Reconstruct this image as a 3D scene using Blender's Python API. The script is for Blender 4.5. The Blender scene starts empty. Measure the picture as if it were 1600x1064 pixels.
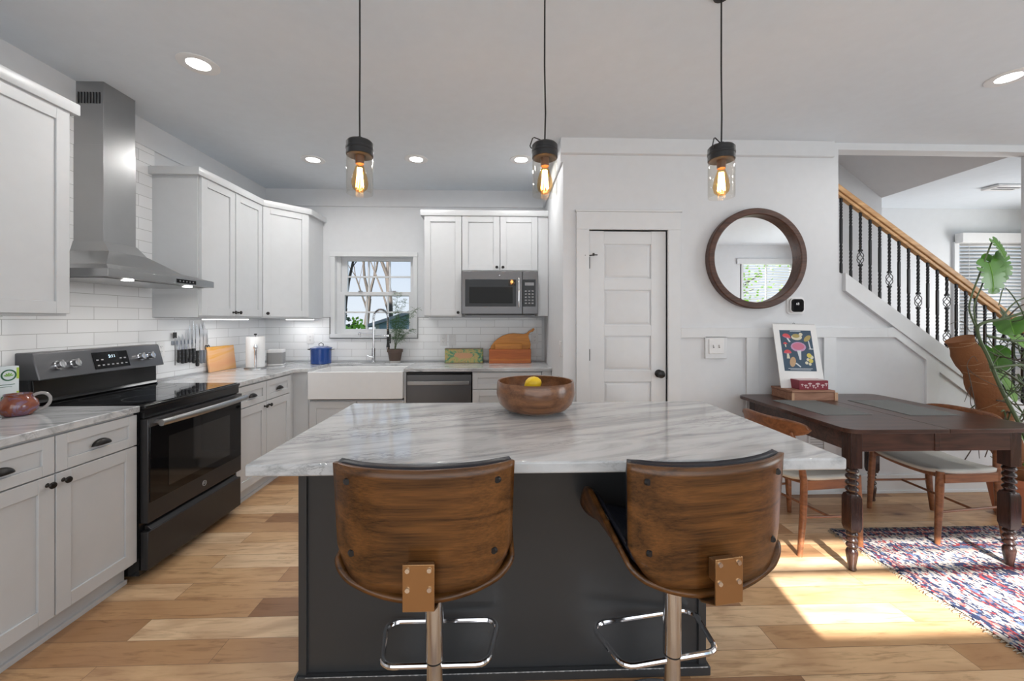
import bpy, math, random
from math import sin, cos, pi, radians, sqrt
from mathutils import Vector, Matrix
random.seed(7)
scene = bpy.context.scene
COL = scene.collection

# ------------------------------------------------------------------ camera, world, light, exposure
cam_d = bpy.data.cameras.new('camera'); cam = bpy.data.objects.new('camera', cam_d); COL.objects.link(cam)
cam.location = (0, 0, 1.357); cam.rotation_euler = (pi/2, 0, -0.0316)
cam_d.sensor_width = 36; cam_d.lens = 628/1600*36; cam_d.shift_y = -31.6/1600; cam_d.clip_start = 0.05
scene.camera = cam
vs = scene.view_settings
vs.view_transform = 'Standard'; vs.look = 'None'; vs.gamma = 1; vs.use_curve_mapping = False; vs.exposure = 0.0

W = bpy.data.worlds.new('sky'); scene.world = W; W.use_nodes = True
wn = W.node_tree.nodes; wl = W.node_tree.links
tc = wn.new('ShaderNodeTexCoord'); sp = wn.new('ShaderNodeSeparateXYZ'); rp = wn.new('ShaderNodeValToRGB')
wl.new(tc.outputs['Generated'], sp.inputs[0]); wl.new(sp.outputs['Z'], rp.inputs[0])
rp.color_ramp.elements[0].position = 0.0; rp.color_ramp.elements[0].color = (.86, .92, 1, 1)
rp.color_ramp.elements[1].position = .5; rp.color_ramp.elements[1].color = (.42, .62, .95, 1)
wl.new(rp.outputs[0], wn['Background'].inputs[0]); wn['Background'].inputs[1].default_value = 1.0

def lamp(name, kind, loc, energy, color=(1, 1, 1), rot=None, aim=None, **kw):
    d = bpy.data.lights.new(name, kind); o = bpy.data.objects.new(name, d); COL.objects.link(o)
    o.location = loc; d.energy = energy; d.color = color
    if rot: o.rotation_euler = rot
    if aim is not None: o.rotation_euler = Vector(aim).to_track_quat('-Z', 'Y').to_euler()
    for k, v in kw.items(): setattr(d, k, v)
    return o
SUN_T = .62
lamp('sun', 'SUN', (1, -6, 5), 21.0, (1, .965, .94), aim=(.15, 1, -SUN_T), angle=radians(.7))
# area lamps added as fill: behind the camera, and for daylight from the right
lamp('rear_fill', 'AREA', (0.4, -1.08, 1.45), 49, (.92, .965, 1), aim=(0, 1, .06), shape='RECTANGLE', size=4.6, size_y=1.9)
lamp('daylight_right', 'AREA', (5.68, 0.6, 1.5), 60, (.93, .97, 1), aim=(-1, 0.12, .02), shape='RECTANGLE', size=2.4, size_y=1.7)
lamp('stair_fill', 'AREA', (6.7, 3.75, 1.4), 25, (1, 1, 1), aim=(-1, .35, .30), shape='RECTANGLE', size=.9, size_y=1.4, spread=radians(120))  # added lamp standing in for bounced daylight in the far room

# ------------------------------------------------------------------ helpers
class B:
    def __init__(s): s.v = []; s.f = []; s.m = []; s.mi = 0
    def add(s, vs, fs):
        o = len(s.v); s.v += [tuple(p) for p in vs]
        for f in fs: s.f.append(tuple(i+o for i in f)); s.m.append(s.mi)
        return s
    def box(s, x0, x1, y0, y1, z0, z1):
        if x0 > x1: x0, x1 = x1, x0
        if y0 > y1: y0, y1 = y1, y0
        if z0 > z1: z0, z1 = z1, z0
        return s.add([(x0,y0,z0),(x1,y0,z0),(x1,y1,z0),(x0,y1,z0),(x0,y0,z1),(x1,y0,z1),(x1,y1,z1),(x0,y1,z1)],
              [(0,3,2,1),(4,5,6,7),(0,1,5,4),(1,2,6,5),(2,3,7,6),(3,0,4,7)])
    def hull8(s, a, b):   # two quads (lists of 4 points), same winding
        return s.add(list(a)+list(b), [(3,2,1,0),(4,5,6,7),(0,1,5,4),(1,2,6,5),(2,3,7,6),(3,0,4,7)])
    def rings(s, rs, caps=True, close=True):
        n = len(rs[0]); o = len(s.v); fs = []
        vs = [p for r in rs for p in r]
        for i in range(len(rs)-1):
            for j in range(n if close else n-1):
                k = (j+1) % n
                fs.append((i*n+j, i*n+k, (i+1)*n+k, (i+1)*n+j))
        if caps:
            fs.append(tuple(range(n-1, -1, -1))); fs.append(tuple((len(rs)-1)*n+j for j in range(n)))
        return s.add(vs, fs)
    def tube(s, pts, r, n=8, caps=True, closed=False):
        pts = [Vector(p) for p in pts]; N = len(pts)
        rr = r if isinstance(r, (list, tuple)) else [r]*N
        T = []
        for i in range(N):
            if closed: t = pts[(i+1) % N]-pts[i-1]
            else: t = pts[min(i+1, N-1)]-pts[max(i-1, 0)]
            T.append(t.normalized() if t.length > 1e-9 else Vector((0, 0, 1)))
        up = Vector((0, 0, 1)) if abs(T[0].z) < .9 else Vector((1, 0, 0))
        a = (up - T[0]*up.dot(T[0])).normalized(); rs = []
        for i in range(N):
            a = (a - T[i]*a.dot(T[i]))
            a = a.normalized() if a.length > 1e-6 else T[i].orthogonal().normalized()
            b = T[i].cross(a)
            rs.append([pts[i]+(a*cos(2*pi*j/n)+b*sin(2*pi*j/n))*rr[i] for j in range(n)])
        if closed: rs.append(rs[0]); caps = False
        return s.rings(rs, caps)
    def cyl(s, p0, p1, r0, r1=None, n=20): return s.tube([p0, p1], [r0, r0 if r1 is None else r1], n)
    def lathe(s, prof, c=(0, 0, 0), n=28, caps=True, axis='z'):
        rs = []
        for r, z in prof:
            ring = []
            for j in range(n):
                a = 2*pi*j/n; p = (r*cos(a), r*sin(a), z)
                if axis == 'y': p = (p[0], p[2], -p[1])
                if axis == 'x': p = (p[2], p[0], p[1])
                ring.append((p[0]+c[0], p[1]+c[1], p[2]+c[2]))
            rs.append(ring)
        return s.rings(rs, caps)
    def prism(s, poly, axis, a, b):
        def P(q, t):
            return {'x': (t, q[0], q[1]), 'y': (q[0], t, q[1]), 'z': (q[0], q[1], t)}[axis]
        n = len(poly)
        fs = [tuple(range(n-1, -1, -1)), tuple(range(n, 2*n))]+[(i, (i+1) % n, n+(i+1) % n, n+i) for i in range(n)]
        return s.add([P(q, a) for q in poly]+[P(q, b) for q in poly], fs)
    def grid(s, fn, nu, nv):
        vs = [fn(i/nu, j/nv) for j in range(nv+1) for i in range(nu+1)]
        return s.add(vs, [(j*(nu+1)+i, j*(nu+1)+i+1, (j+1)*(nu+1)+i+1, (j+1)*(nu+1)+i) for j in range(nv) for i in range(nu)])
    def ball(s, c, r, n=16, sz=1.0, m=10):
        return s.lathe([(max(r*sin(pi*i/m), 1e-4), -r*sz*cos(pi*i/m)) for i in range(m+1)], c, n)

def part(name, b, mat, parent=None, bevel=0, seg=2, solid=0, sub=0, angle=35, off=-1, smooth=True, loc=None):
    me = bpy.data.meshes.new(name); me.from_pydata(b.v, [], b.f)
    mats = mat if isinstance(mat, (list, tuple)) else [mat]
    for m in mats: me.materials.append(m)
    if len(mats) > 1: me.polygons.foreach_set('material_index', b.m)
    me.validate(); me.update()
    import bmesh as _b
    bm = _b.new(); bm.from_mesh(me); _b.ops.recalc_face_normals(bm, faces=bm.faces); bm.to_mesh(me); bm.free()
    if smooth:
        me.shade_smooth(); me.set_sharp_from_angle(angle=radians(angle))
    o = bpy.data.objects.new(name, me); COL.objects.link(o)
    if parent: o.parent = parent
    if loc: o.location = loc
    if solid:
        md = o.modifiers.new('solid', 'SOLIDIFY'); md.thickness = solid; md.offset = off
    if sub:
        md = o.modifiers.new('sub', 'SUBSURF'); md.levels = sub; md.render_levels = sub
    if bevel:
        md = o.modifiers.new('bevel', 'BEVEL'); md.width = bevel; md.segments = seg; md.limit_method = 'ANGLE'; md.angle_limit = radians(40)
        md.harden_normals = False
    return o
def tag(o, label, cat, group=None):
    o['label'] = label; o['category'] = cat
    if group: o['group'] = group
    return o
def thing(name, label, cat, loc=(0, 0, 0), rz=0, group=None):
    o = bpy.data.objects.new(name, None); COL.objects.link(o); o.location = loc; o.rotation_euler = (0, 0, rz)
    o.empty_display_size = .05
    return tag(o, label, cat, group)
def struct(name, b, mat, parent=None, **k):
    o = part(name, b, mat, parent, **k)
    if not parent: o['kind'] = 'structure'
    return o
def sempty(name, loc=(0, 0, 0), rz=0):
    o = bpy.data.objects.new(name, None); COL.objects.link(o); o.location = loc; o.rotation_euler = (0, 0, rz); o['kind'] = 'structure'
    return o
def dup(root, loc, rz=None, label=None, group=None):
    r = root.copy(); COL.objects.link(r); r.location = loc
    if rz is not None: r.rotation_euler = (0, 0, rz)
    if label: r['label'] = label
    if group: r['group'] = group
    for ch in list(root.children):
        c = ch.copy(); COL.objects.link(c); c.parent = r
        for g in list(ch.children):
            d = g.copy(); COL.objects.link(d); d.parent = c
    return r
def text_part(name, body, size, mat, parent, matrix, extrude=.0003):
    cu = bpy.data.curves.new(name, 'FONT'); cu.body = body; cu.size = size; cu.align_x = 'CENTER'; cu.align_y = 'CENTER'; cu.extrude = extrude
    t = bpy.data.objects.new(name, cu); COL.objects.link(t)
    bpy.context.view_layer.update()
    me = bpy.data.meshes.new_from_object(t.evaluated_get(bpy.context.evaluated_depsgraph_get()))
    bpy.data.objects.remove(t); me.name = name
    me.materials.clear(); me.materials.append(mat)
    o = bpy.data.objects.new(name, me); COL.objects.link(o); o.parent = parent; o.matrix_local = matrix
    return o

# ------------------------------------------------------------------ materials
def nodes(m): return m.node_tree.nodes, m.node_tree.links
def mat(name, col, rough=.5, metal=0, spec=None, emit=None, es=0, bump=None, trans=0, coat=0, alpha=1, sss=0):
    m = bpy.data.materials.new(name); m.use_nodes = True; n, l = nodes(m); p = n['Principled BSDF']
    p.inputs['Base Color'].default_value = (*col, 1); p.inputs['Roughness'].default_value = rough; p.inputs['Metallic'].default_value = metal
    if spec is not None: p.inputs['Specular IOR Level'].default_value = spec
    if emit: p.inputs['Emission Color'].default_value = (*emit, 1); p.inputs['Emission Strength'].default_value = es
    if trans: p.inputs['Transmission Weight'].default_value = trans
    if coat: p.inputs['Coat Weight'].default_value = coat; p.inputs['Coat Roughness'].default_value = .08
    # gentle procedural variation so that no surface is perfectly flat
    t = n.new('ShaderNodeTexCoord'); no = n.new('ShaderNodeTexNoise'); no.inputs['Scale'].default_value = (bump or (14, 0))[0]; no.inputs['Detail'].default_value = 3
    l.new(t.outputs['Object'], no.inputs['Vector'])
    mx = n.new('ShaderNodeMix'); mx.data_type = 'RGBA'; mx.inputs['Factor'].default_value = .5
    a = tuple(c*.965 for c in col); b = tuple(min(1, c*1.035) for c in col)
    mx.inputs['A'].default_value = (*a, 1); mx.inputs['B'].default_value = (*b, 1)
    l.new(no.outputs['Fac'], mx.inputs['Factor']); l.new(mx.outputs['Result'], p.inputs['Base Color'])
    if bump and bump[1]:
        bp = n.new('ShaderNodeBump'); bp.inputs['Strength'].default_value = bump[1]; bp.inputs['Distance'].default_value = .005
        l.new(no.outputs['Fac'], bp.inputs['Height']); l.new(bp.outputs[0], p.inputs['Normal'])
    return m
def swiz(n, l, order, scale=(1, 1, 1), rot=(0, 0, 0), loc=(0, 0, 0)):
    t = n.new('ShaderNodeTexCoord'); s = n.new('ShaderNodeSeparateXYZ'); c = n.new('ShaderNodeCombineXYZ'); mp = n.new('ShaderNodeMapping')
    l.new(t.outputs['Object'], s.inputs[0])
    for i, a in enumerate(order):
        if a != '0': l.new(s.outputs[a], c.inputs[i])
    l.new(c.outputs[0], mp.inputs[0]); mp.inputs['Scale'].default_value = scale; mp.inputs['Rotation'].default_value = rot; mp.inputs['Location'].default_value = loc
    return mp.outputs[0]
def ramp(n, l, src, stops, interp='LINEAR'):
    r = n.new('ShaderNodeValToRGB'); r.color_ramp.interpolation = interp
    e = r.color_ramp.elements
    while len(e) < len(stops): e.new(.5)
    for k, (p, c) in zip(e, stops): k.position = p; k.color = (*c, 1) if len(c) == 3 else c
    l.new(src, r.inputs[0]); return r.outputs[0]
def noise(n, l, vec, sc, det=4, rough=.5, dist=0):
    t = n.new('ShaderNodeTexNoise'); t.inputs['Scale'].default_value = sc; t.inputs['Detail'].default_value = det
    t.inputs['Roughness'].default_value = rough; t.inputs['Distortion'].default_value = dist; l.new(vec, t.inputs['Vector']); return t.outputs['Fac']
def mixc(n, l, fac, a, b, blend='MIX'):
    m = n.new('ShaderNodeMix'); m.data_type = 'RGBA'; m.blend_type = blend
    for s, x in (('Factor', fac), ('A', a), ('B', b)):
        if isinstance(x, (int, float)): m.inputs[s].default_value = x
        elif isinstance(x, tuple): m.inputs[s].default_value = (*x, 1)
        else: l.new(x, m.inputs[s])
    return m.outputs['Result']
def math1(n, l, op, a, b=0.0):
    m = n.new('ShaderNodeMath'); m.operation = op
    for i, x in enumerate((a, b)):
        if isinstance(x, (int, float)): m.inputs[i].default_value = x
        else: l.new(x, m.inputs[i])
    return m.outputs[0]
def bump(n, l, h, s, d=.002):
    b = n.new('ShaderNodeBump'); b.inputs['Strength'].default_value = s; b.inputs['Distance'].default_value = d
    l.new(h, b.inputs['Height']); l.new(b.outputs[0], n['Principled BSDF'].inputs['Normal'])

def wood(name, dark, light, grain='x', sc=1.0, rough=.4, rings=9.0, coat=0, dist=2.2, fs=1.0):
    """fine straight grain running along one axis with soft cathedral figure"""
    m = mat(name, light, rough, coat=coat); n, l = nodes(m); p = n['Principled BSDF']
    q_ = 1.1/fs; s = {'x': (q_, 14, 14), 'y': (14, q_, 14), 'z': (14, 14, q_)}[grain]; s2 = {'x': (.42, 4, 4), 'y': (4, .42, 4), 'z': (4, 4, .42)}[grain]
    v = swiz(n, l, 'XYZ', tuple(a*sc for a in s)); v2 = swiz(n, l, 'XYZ', tuple(a*sc for a in s2))
    fine = noise(n, l, v, 6*fs, 6, .65)
    big = noise(n, l, v2, 1.6, 2, .5, .4)
    rg = math1(n, l, 'FRACT', math1(n, l, 'MULTIPLY', big, rings))
    rg = math1(n, l, 'ABSOLUTE', math1(n, l, 'SUBTRACT', rg, .5))
    f = math1(n, l, 'ADD', math1(n, l, 'MULTIPLY', rg, .62), math1(n, l, 'MULTIPLY', fine, .85))
    c = ramp(n, l, f, [(.25, dark), (.8, light)])
    l.new(c, p.inputs['Base Color']); bump(n, l, fine, .08, .001)
    return m

white_paint = mat('white_wall_paint', (.685, .70, .72), .55)
trim_paint = mat('white_trim_paint', (.71, .725, .74), .4)
ceil_paint = mat('ceiling_paint', (.735, .785, .835), .8)
cab_paint = mat('white_cabinet_paint', (.60, .615, .63), .35)
island_paint = mat('charcoal_island_paint', (.044, .046, .049), .38, bump=(9, .03))
chip = mat('chipped_paint', (.6, .6, .6), .6)
black = mat('matte_black', (.012, .012, .013), .4)
black_plastic = mat('black_enamel', (.01, .01, .011), .18)
bronze = mat('oil_rubbed_bronze', (.02, .018, .017), .32, .5)
steel = mat('brushed_stainless_steel', (.40, .40, .40), .30, 1)
chrome = mat('polished_chrome', (.8, .8, .82), .07, 1)
tube_chrome = mat('satin_chrome_tube', (.72, .73, .75), .18, 1)
badge = mat('silver_badge', (.6, .6, .6), .35, .3)
slate = mat('slate_finish_steel', (.145, .145, .15), .36, .85)
dslate = mat('dark_slate_enamel', (.045, .045, .048), .33, .5)
blackglass = mat('black_glass', (.006, .006, .007), .04, 0, spec=.3)
porcelain = mat('white_fireclay', (.80, .80, .80), .12)
plastic_w = mat('white_plastic', (.78, .78, .78), .35)
fabric_blk = mat('black_leatherette', (.012, .014, .022), .35, bump=(90, .15))
fabric_sand = mat('pale_grey_upholstery', (.50, .49, .45), .8, bump=(160, .2))
iron = mat('black_wrought_iron', (.012, .012, .014), .38, .4)
brassy = mat('antique_bronze_plate', (.42, .24, .11), .28, .8)
lamp_white = mat('lit_lens', (1, 1, 1), .5, emit=(1, .98, .95), es=9)
ucl_white = mat('lit_light_bar', (1, 1, 1), .5, emit=(1, 1, 1), es=3)
filament = mat('glowing_filament', (1, .6, .2), .5, emit=(1, .66, .32), es=30)
led = mat('clock_digits', (.6, .8, .9), .5, emit=(.7, .9, 1), es=1.2)
def glassy(name, tint=(1, 1, 1), refl=.06, rough=0.02, a=None):
    m = bpy.data.materials.new(name); m.use_nodes = True; n, l = nodes(m)
    tr = n.new('ShaderNodeBsdfTransparent'); tr.inputs[0].default_value = (*tint, 1)
    g = n.new('ShaderNodeBsdfGlossy'); g.inputs['Roughness'].default_value = rough
    lw = n.new('ShaderNodeLayerWeight'); lw.inputs[0].default_value = .25
    mx = n.new('ShaderNodeMixShader')
    mm = n.new('ShaderNodeMath'); mm.operation = 'MULTIPLY_ADD'; mm.inputs[1].default_value = .75; mm.inputs[2].default_value = refl
    l.new(lw.outputs['Facing'], mm.inputs[0]); mm.use_clamp = True
    pw = n.new('ShaderNodeMath'); pw.operation = 'POWER'; pw.inputs[1].default_value = 2.2; l.new(mm.outputs[0], pw.inputs[0])
    l.new(pw.outputs[0], mx.inputs[0]); l.new(tr.outputs[0], mx.inputs[1]); l.new(g.outputs[0], mx.inputs[2])
    l.new(mx.outputs[0], n['Material Output'].inputs[0]); return m
win_glass = glassy('window_glass', (.97, .98, .98), .02)
jar_glass = glassy('clear_jar_glass', (.97, .96, .94), .10)
amber_glass = glassy('amber_bulb_glass', (1, .80, .52), .08)
mirror_m = mat('mirror_silver', (.93, .93, .93), .01, 1)
for m in (mirror_m,):
    n, l = nodes(m); n['Principled BSDF'].inputs['Base Color'].default_value = (.93, .93, .93, 1)

def floor_mat():
    m = mat('oak_plank_floor', (.6, .35, .17), .33); n, l = nodes(m); p = n['Principled BSDF']
    v = swiz(n, l, 'XY0')
    br = n.new('ShaderNodeTexBrick'); l.new(v, br.inputs['Vector'])
    for k, x in (('Scale', 1), ('Mortar Size', .0011), ('Mortar Smooth', .2), ('Bias', 0), ('Brick Width', 1.15), ('Row Height', .125)): br.inputs[k].default_value = x
    br.offset = .37; br.offset_frequency = 2; br.squash = 1
    br.inputs['Color1'].default_value = (0, 0, 0, 1); br.inputs['Color2'].default_value = (1, 1, 1, 1); br.inputs['Mortar'].default_value = (.5, .5, .5, 1)
    tone = ramp(n, l, br.outputs['Color'], [(0, (.27, .13, .06)), (.2, (.50, .285, .14)), (.5, (.66, .42, .225)), (.8, (.75, .51, .30)), (1, (.80, .59, .38))])
    # offset the grain per plank
    off = n.new('ShaderNodeVectorMath'); off.operation = 'SCALE'; off.inputs['Scale'].default_value = 37
    l.new(br.outputs['Color'], off.inputs[0])
    ad = n.new('ShaderNodeVectorMath'); ad.operation = 'ADD'; l.new(v, ad.inputs[0]); l.new(off.outputs[0], ad.inputs[1])
    mp = n.new('ShaderNodeMapping'); mp.inputs['Scale'].default_value = (1.6, 13, 1); l.new(ad.outputs[0], mp.inputs[0])
    g = noise(n, l, mp.outputs[0], 3.0, 7, .65, .8)
    gc = ramp(n, l, g, [(.3, (.42, .34, .27)), (.47, (.95, .93, .9)), (.6, (1, 1, 1)), (.75, (1.0, .95, .88))])
    c = mixc(n, l, .75, tone, gc, 'MULTIPLY')
    mp2 = n.new('ShaderNodeMapping'); mp2.inputs['Scale'].default_value = (1.1, 3.2, 1); l.new(ad.outputs[0], mp2.inputs[0])
    g2 = noise(n, l, mp2.outputs[0], 1.4, 3, .5, 1.6)
    c = mixc(n, l, ramp(n, l, g2, [(.45, (0, 0, 0)), (.72, (.6, .6, .6))]), c, (.36, .18, .085))
    vo = n.new('ShaderNodeTexVoronoi'); vo.inputs['Scale'].default_value = .95
    mp3 = n.new('ShaderNodeMapping'); mp3.inputs['Scale'].default_value = (1, 2.4, 1); l.new(v, mp3.inputs[0]); l.new(mp3.outputs[0], vo.inputs['Vector'])
    kn = ramp(n, l, vo.outputs['Distance'], [(.02, (1, 1, 1)), (.055, (.45, .45, .45)), (.12, (0, 0, 0))])
    c = mixc(n, l, kn, c, (.15, .06, .03))
    c = mixc(n, l, br.outputs['Fac'], c, (.17, .09, .05))
    l.new(c, p.inputs['Base Color']); bump(n, l, g, .06, .001)
    l.new(ramp(n, l, g, [(.2, (.42, .42, .42)), (.8, (.30, .30, .30))]), p.inputs['Roughness'])
    return m
floor_m = floor_mat()

def tile_mat(name, order):
    m = mat(name, (.8, .8, .8), .12); n, l = nodes(m); p = n['Principled BSDF']
    v = swiz(n, l, order, loc=(.05, .052, 0))
    br = n.new('ShaderNodeTexBrick'); l.new(v, br.inputs['Vector'])
    for k, x in (('Scale', 1), ('Mortar Size', .0014), ('Mortar Smooth', .15), ('Bias', 0), ('Brick Width', .305), ('Row Height', .0785)): br.inputs[k].default_value = x
    br.offset = .5; br.inputs['Color1'].default_value = (.82, .83, .84, 1); br.inputs['Color2'].default_value = (.88, .89, .90, 1)
    br.inputs['Mortar'].default_value = (.42, .42, .42, 1)
    l.new(br.outputs['Color'], p.inputs['Base Color'])
    bump(n, l, math1(n, l, 'SUBTRACT', 1, br.outputs['Fac']), .35, .002)
    l.new(ramp(n, l, br.outputs['Fac'], [(0, (.1, .1, .1)), (1, (.7, .7, .7))]), p.inputs['Roughness'])
    return m
tile_left = tile_mat('white_subway_tile_side', 'YZ0'); tile_back = tile_mat('white_subway_tile_back', 'XZ0')

def marble_mat():
    m = mat('grey_veined_marble', (.8, .8, .8), .07); n, l = nodes(m); p = n['Principled BSDF']
    v = swiz(n, l, 'XYZ', (1.15, 6.5, 6.5), (0, 0, -.14))
    t = n.new('ShaderNodeTexCoord'); rt = n.new('ShaderNodeMapping'); rt.inputs['Rotation'].default_value = (0, 0, -.33); l.new(t.outputs['Object'], rt.inputs[0])
    s2 = n.new('ShaderNodeMapping'); s2.inputs['Scale'].default_value = (1.0, 6.0, 6.0); l.new(rt.outputs[0], s2.inputs[0])
    a = noise(n, l, s2.outputs[0], 1.5, 7, .62, 1.1)
    base = ramp(n, l, a, [(.30, (.25, .26, .27)), (.42, (.42, .43, .44)), (.52, (.56, .57, .58)), (.72, (.66, .665, .67))])
    b = noise(n, l, s2.outputs[0], 2.3, 9, .7, 2.0)
    bb = math1(n, l, 'ABSOLUTE', math1(n, l, 'SUBTRACT', b, .5))
    vein = ramp(n, l, bb, [(0, (.75, .75, .75)), (.018, (.25, .25, .25)), (.05, (0, 0, 0))])
    msk = ramp(n, l, noise(n, l, s2.outputs[0], .8, 3), [(.5, (0, 0, 0)), (.64, (1, 1, 1))])
    c = mixc(n, l, mixc(n, l, 1.0, vein, msk, 'MULTIPLY'), base, (.16, .165, .17))
    l.new(c, p.inputs['Base Color']); return m
marble = marble_mat()

walnut = wood('walnut_veneer', (.015, .005, .001), (.165, .066, .017), 'x', 1.0, .30, 9, fs=2.4)
walnut_edge = wood('plywood_edge', (.35, .17, .06), (.62, .34, .14), 'x', 2.0, .35, 6)
teak = wood('teak_chair_wood', (.12, .042, .017), (.27, .105, .042), 'y', 1.2, .38, 7)
darkwood = wood('dark_stained_oak', (.018, .008, .006), (.085, .036, .024), 'x', 1.3, .30, 7)
darkwood_z = wood('dark_stained_oak_leg', (.012, .006, .005), (.05, .022, .016), 'z', 1.3, .25, 5)
oakrail = wood('oak_handrail_wood', (.40, .21, .09), (.66, .40, .19), 'x', 1.0, .35, 6)
frame_wood = wood('mirror_frame_walnut', (.035, .015, .010), (.11, .05, .032), 'x', 2, .4, 6)
boxwood = wood('cedar_box_wood', (.20, .085, .045), (.36, .18, .11), 'x', 2, .55, 6)
bread_back = wood('honey_pine', (.62, .22, .03), (.80, .33, .05), 'x', 2, .4, 5)
bread_front = wood('red_brown_pine', (.36, .085, .012), (.50, .13, .022), 'x', 2, .35, 5)

# ------------------------------------------------------------------ the room shell
XL, YB, H = -2.49, 4.355, 2.754
YP = 3.08            # wall with the pantry door
PX0, PX1 = .49, 2.667
RX, RY = 5.8, -1.2   # right wall, rear wall
struct('floor', B().box(XL-.1, RX+1.2, RY-.1, 4.95, -.1, 0), floor_m)
c = B().box(XL-.1, RX+1.2, RY-.1, YP+.1, H, H+.12); c.box(XL-.1, PX1+.1, YP+.1, YB+.1, H, H+.12); c.box(4.36, RX+1.2, YP+.1, 4.95, H, H+.12)
struct('ceiling', c, ceil_paint)
struct('wall_left', B().box(XL-.1, XL, RY, YB, 0, H), white_paint)
WX0, WX1, WZ0, WZ1 = -1.765, -.915, 1.20, 2.05
b = B().box(XL, WX0, YB, YB+.14, 0, H).box(WX1, PX0+.1, YB, YB+.14, 0, H).box(WX0, WX1, YB, YB+.14, 0, WZ0).box(WX0, WX1, YB, YB+.14, WZ1, H)
struct('wall_back', b, white_paint)
struct('wall_alcove_side', B().box(PX0, PX0+.1, YP+.1, YB, 0, H), white_paint)
# pantry wall with door hole, and the triangular wall under the stair
DX0, DX1, DZ = .690, 1.302, 2.055
def st_z(x): return 1.702-.716*(x-2.72)     # top of the stair skirt
b = B().box(PX0, DX0, YP, YP+.1, 0, H).box(DX1, PX1, YP, YP+.1, 0, H).box(DX0, DX1, YP, YP+.1, DZ, H)
b.prism([(PX1, 0), (4.95, 0), (4.95, st_z(4.95)), (PX1, st_z(PX1))], 'y', YP, YP+.1)
b.box(PX1, 4.215, YP, YP+.1, 2.70, H).box(4.215, RX, YP, YP+.1, 2.70, H)
struct('wall_pantry', b, white_paint)
struct('wall_far_right', B().box(4.30, RX, YP, YP+.1, st_z(4.95)+.3, 2.70), white_paint)
struct('wall_stairwell', B().box(PX1-.1, 4.36, 4.45, 4.55, 0, 4.2).box(4.26, 4.36, 4.55, 4.85, 0, H).box(PX1-.1, PX1, YP+.1, 4.45, 0, 4.2), white_paint)
struct('wall_stairwell_front', B().box(PX1, 4.46, YP, YP+.1, H+.12, 4.2), white_paint)
b = B(); x0, z0, x1, z1 = 4.36, H+.0, PX1, H+.78*(4.36-PX1)
b.hull8([(x0, YP+.1, z0), (x0, 4.45, z0), (x0, 4.45, z0+.1), (x0, YP+.1, z0+.1)], [(x1, YP+.1, z1), (x1, 4.45, z1), (x1, 4.45, z1+.1), (x1, YP+.1, z1+.1)])
struct('ceiling_stairwell_slope', b, white_paint)
FWX0, FWX1, FWZ0, FWZ1 = 5.72, 6.75, .75, 2.33
b = B().box(4.36, FWX0, 4.85, 4.95, 0, H).box(FWX1, RX+1.2, 4.85, 4.95, 0, H).box(FWX0, FWX1, 4.85, 4.95, 0, FWZ0).box(FWX0, FWX1, 4.85, 4.95, FWZ1, H)
struct('wall_far', b, white_paint)
struct('wall_far_side', B().box(RX+1.1, RX+1.2, YP, 4.85, 0, H), white_paint)
# rear wall: an unseen transom added to shape the sun patch, and a tall window
TX0, TX1, TZ0, TZ1 = .93, 3.55, 1.79, 2.30
GX0, GX1, GZ0, GZ1 = 4.50, 5.50, .95, 2.40
b = B().box(XL, TX0, RY-.12, RY, 0, H).box(TX1, GX0, RY-.12, RY, 0, H).box(GX1, RX, RY-.12, RY, 0, H)
b.box(TX0, TX1, RY-.12, RY, 0, TZ0).box(TX0, TX1, RY-.12, RY, TZ1, H).box(GX0, GX1, RY-.12, RY, 0, GZ0).box(GX0, GX1, RY-.12, RY, GZ1, H)
struct('wall_rear', b, white_paint)
struct('wall_right', B().box(RX, RX+.1, RY, YP, 0, H), white_paint)
t = sempty('window_3', (0, 0, 0))
b = B().box(TX0, TX1, RY-.07, RY-.04, 2.075, 2.11).box(TX0, TX1, RY-.07, RY-.05, 2.205, 2.222)
part('window_frame', b, trim_paint, t)
t = sempty('window_4', (0, 0, 0))
b = B().box(GX0-.09, GX1+.09, RY, RY+.03, GZ1, GZ1+.1).box(GX0-.02, GX0+.04, RY-.06, RY, GZ0, GZ1).box(GX1-.04, GX1+.02, RY-.06, RY, GZ0, GZ1)
b.box(GX0, GX1, RY-.06, RY-.03, 1.66, 1.71).box(4.99, 5.01, RY-.06, RY-.03, GZ0, GZ1)
part('window_frame', b, trim_paint, t)
b = B()
for i in range(28): z = 1.0+i*.05; b.add([(GX0+.04, RY-.05, z-.006), (GX1-.04, RY-.05, z-.006), (GX1-.04, RY-.01, z+.006), (GX0+.04, RY-.01, z+.006)], [(0, 1, 2, 3)])
part('blind_slats', b, plastic_w, t, solid=.002)

# unseen floor above, added and widened leftward to shade the garden behind the house
b = B()
b.box(-9, PX1-.11, YB+.0, YB+.14, H+.12, 7.5).box(PX1-.11, RX+1.25, 4.96, 5.1, H+.0, 7.5).box(-9, RX+1.25, RY-.12, 5.1, 7.5, 7.6).box(-9, XL-.1, YB, YB+.14, -.3, H+.12)
struct('wall_upper_storey', b, white_paint)
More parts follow.
